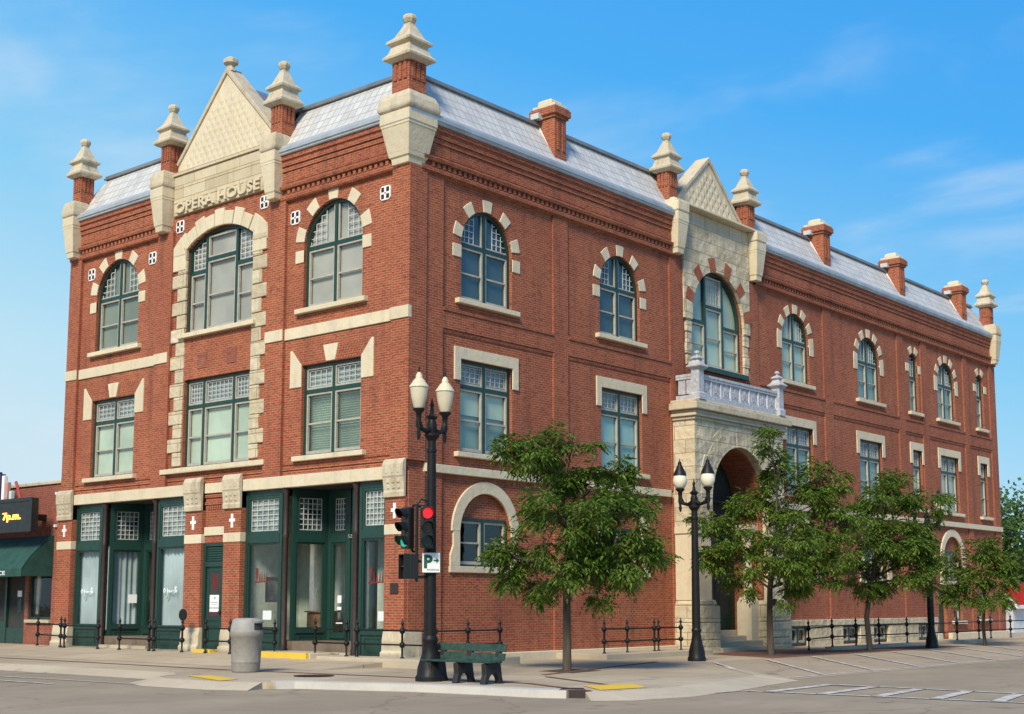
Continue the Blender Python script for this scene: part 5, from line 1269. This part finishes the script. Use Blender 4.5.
street_tree('young street tree in front of the portico with a small tag on its trunk', 11.57, -3.27, 34.8, 771, 655, T2, 1.9, .095, .02, 5, .82)
street_tree('young street tree with a bent trunk before the basement windows', 16.46, -3.97, 32.1, 870, 651, T3, 2.1, .085, .12, 8, .82)
street_tree('smallest young street tree at the far end of the opera house', 24.78, -4.35, 28.1, 985, 645, T4, 1.4, .06, .05, 11, .75, .14)
b = MB()
struct(MB().flat([(-.2,-5.2), (1.1,-5.0), (1.3,-3.9), (0,-4.1)], ZW-.05, ZW+.006).build('tree_pit', 'earth')); struct(MB().flat([(24.2,-4.7), (25.5,-4.7), (25.5,-3.9), (24.2,-3.9)], ZW-.05, ZW+.006).build('tree_pit', 'earth'))
struct(MB().flat([(11.0,-3.9), (12.2,-3.9), (12.2,-2.7), (11.0,-2.7)], ZW-.05, ZW+.012).build('tree_pit', 'earth')); struct(MB().flat([(15.9,-4.4), (17.1,-4.4), (17.1,-3.4), (15.9,-3.4)], ZW-.05, ZW+.012).build('tree_pit', 'earth'))
tgo = tag(MB().box(-.14, .14, -.03, .0, -.1, .1).build('tree_sign', 'rust', bevel=.01), 'small brown tag board fixed to the trunk before the portico', 'sign'); tgo.location = (11.44,-3.42,1.32); tgo.rotation_euler = (0,0,YAW-PI/2)

# ------------------------------------------------------------------ far right: shed and trees
M['shedwhite'] = plain('white_clapboard', (0.70, 0.70, 0.70), .6); M['redroof'] = plain('bright_red_roof', (0.46, 0.022, 0.016), .9, var=.2, spec=.1)
sh = thing('white_shed', 'white shed with a bright red roof at the right edge', 'shed')
xs0, xs1, ya, yb, yr = 45.5, 60, 2.25, 4.1, 3.05
MB(lambda a, d, z: (d, a, z)).prism([(ya, -.3), (yb, -.3), (yb, 1.25), (yr, 2.1), (ya, 1.25)], xs0, xs1).build('wall', 'shedwhite', sh)
b = MB()
for s_, e in ((-1, ya-.28), (1, yb+.28)):
    z1 = 1.02; b.add([(x, yy, zz) for x in (xs0-.25, xs1) for yy, zz in ((yr, 2.22), (e, z1+.08), (e, z1+.18), (yr, 2.32))], [(0,1,2,3), (7,6,5,4), (0,4,5,1), (1,5,6,2), (2,6,7,3), (3,7,4,0)])
b.build('roof', 'redroof', sh)
b = MB()
for e in (ya-.32, yb+.32): b.add([(x, yy, zz) for x in (xs0-.32, xs0-.252) for yy, zz in ((yr, 2.16), (e, 1.02), (e, 1.20), (yr, 2.36))], [(0,1,2,3), (7,6,5,4), (0,4,5,1), (1,5,6,2), (2,6,7,3), (3,7,4,0)])
b.box(xs0-.25, xs1, ya-.34, ya-.285, 1.02, 1.20); b.build('trim', 'paper', sh)
w_ = MB().box(47.2, 49.2, ya-.05, ya-.0, .45, .95).build('window', 'sash', sh); MB().box(47.3, 49.1, ya-.06, ya-.051, .53, .88).build('pane', 'dark', w_)
hs = thing('white_house', 'white house with a dark red chimney behind the red roofed shed', 'house')
MB().box(62, 74, 1.5, 12, -.3, 3.3).build('wall', 'shedwhite', hs); MB(lambda a, d, z: (d, a, z)).prism([(1.2,3.3), (12.3,3.3), (6.7,5.2)], 61.7, 74.3).build('roof', 'flash', hs); MB().box(63, 64.2, 2.2, 3.4, 3.3, 4.6).build('chimney', 'brick_old', hs)
def big_tree(label, x, y, h, r, seed):
    rg = random.Random(seed); o = thing('broadleaf_tree', label, 'tree', (x, y, ZR), 0, 'trees beyond the opera house')
    b = MB(); b.path([(0,0,0), (.1,0,h*.3), (-.1,.1,h*.55), (0,0,h*.85)], [.4,.32,.2,.05], 8)
    lf = MB(); cl = []
    for k in range(26):
        d = Vector((rg.gauss(0,1), rg.gauss(0,1), rg.gauss(0,1))).normalized(); c = Vector((d.x*r*.72, d.y*r*.72, h*.58+d.z*h*.33)); cl.append(c); b.path([(0,0,h*.4), tuple(c*.6+Vector((0,0,h*.2))), tuple(c)], [.14,.08,.02], 5)
    for c in cl:
        for k in range(330):
            d = Vector((rg.gauss(0,1), rg.gauss(0,1), rg.gauss(0,.8))).normalized(); p = c+d*r*.42*(rg.random()**.4)
            u = Vector((rg.gauss(0,1), rg.gauss(0,1), rg.gauss(0,.5))).normalized()*rg.uniform(.16,.30); w = u.orthogonal().normalized()*u.length*.6
            lf.add([tuple(p), tuple(p+u*.5+w), tuple(p+u), tuple(p+u*.5-w)], [(0,1,2,3)])
    b.build('trunk', 'bark', o, smooth=60); lf.build('crown', 'leaf_far', o, closed=False)
big_tree('tall broadleaf tree rising just past the far brick corner', 58, 8.0, 8.6, 4.2, 21)
big_tree('broadleaf tree at the right edge behind the white shed', 66, 2.5, 6.6, 3.8, 22)
big_tree('broadleaf tree farthest right behind the white house', 84, -4, 7.0, 4.6, 23)

# every separate piece of these parts becomes a part of its own
SPLIT = set('post_and_reflection brick_arch carving dentil_course frieze_panel muntin brick_belt quoin stone_band pier pier_base iron_column arch_stone lintel_stone string_course column base_course sash baluster post shop_beam curtain tracery vault window_shade trim wall floor_slab floor door hood cross_ornament brick_panel dark_backing wall_lamp notice fin print vent_box handle stone_field step panel clamp brick_voussoir pane bracket arm'.split())
def islands(me):
    par = list(range(len(me.vertices)))
    def find(i):
        while par[i] != i: par[i] = par[par[i]]; i = par[i]
        return i
    for e in me.edges:
        a, b_ = find(e.vertices[0]), find(e.vertices[1])
        if a != b_: par[a] = b_
    gr = {}
    for p in me.polygons: gr.setdefault(find(p.vertices[0]), []).append(p.index)
    return list(gr.values())
def split_pieces(o):
    me = o.data; isl = islands(me)
    if len(isl) < 2: return
    bbs = []
    for f in isl:
        co = [me.vertices[v].co for p in f for v in me.polygons[p].vertices]
        bbs.append([min(c[i] for c in co)-.004 for i in range(3)]+[max(c[i] for c in co)+.004 for i in range(3)])
    lab = list(range(len(isl)))
    def fd(i):
        while lab[i] != i: i = lab[i]
        return i
    if not o.name.startswith(('quoin', 'arch_stone', 'lintel', 'stone_band', 'pier_base', 'brick_belt')):
        for i in range(len(isl)):
            for j in range(i):
                if all(bbs[i][k] <= bbs[j][k+3] and bbs[j][k] <= bbs[i][k+3] for k in range(3)):
                    a, b_ = fd(i), fd(j)
                    if a != b_: lab[a] = b_
    gr = {}
    for i in range(len(isl)): gr.setdefault(fd(i), []).extend(isl[i])
    gr = list(gr.values())
    if len(gr) < 2 or len(gr) > 60: return
    sm = me.polygons[0].use_smooth
    for n_, fl in enumerate(gr):
        idx = {}; vs = []; fs = []
        for p in fl:
            f = []
            for v in me.polygons[p].vertices:
                if v not in idx: idx[v] = len(vs); vs.append(me.vertices[v].co.copy())
                f.append(idx[v])
            fs.append(f)
        m2 = bpy.data.meshes.new(me.name); m2.from_pydata([tuple(v) for v in vs], [], fs); m2.update()
        for mt in me.materials: m2.materials.append(mt)
        if sm:
            for p in m2.polygons: p.use_smooth = True
            m2.set_sharp_from_angle(angle=rad(40))
        if n_ == 0: o.data = m2
        else:
            c = o.copy(); c.data = m2; COL.objects.link(c); c.parent = o.parent
for o in [x for x in COL.objects if x.type == 'MESH' and x.parent is not None and x.name.split('.')[0] in SPLIT]: split_pieces(o)
bpy.context.view_layer.update()
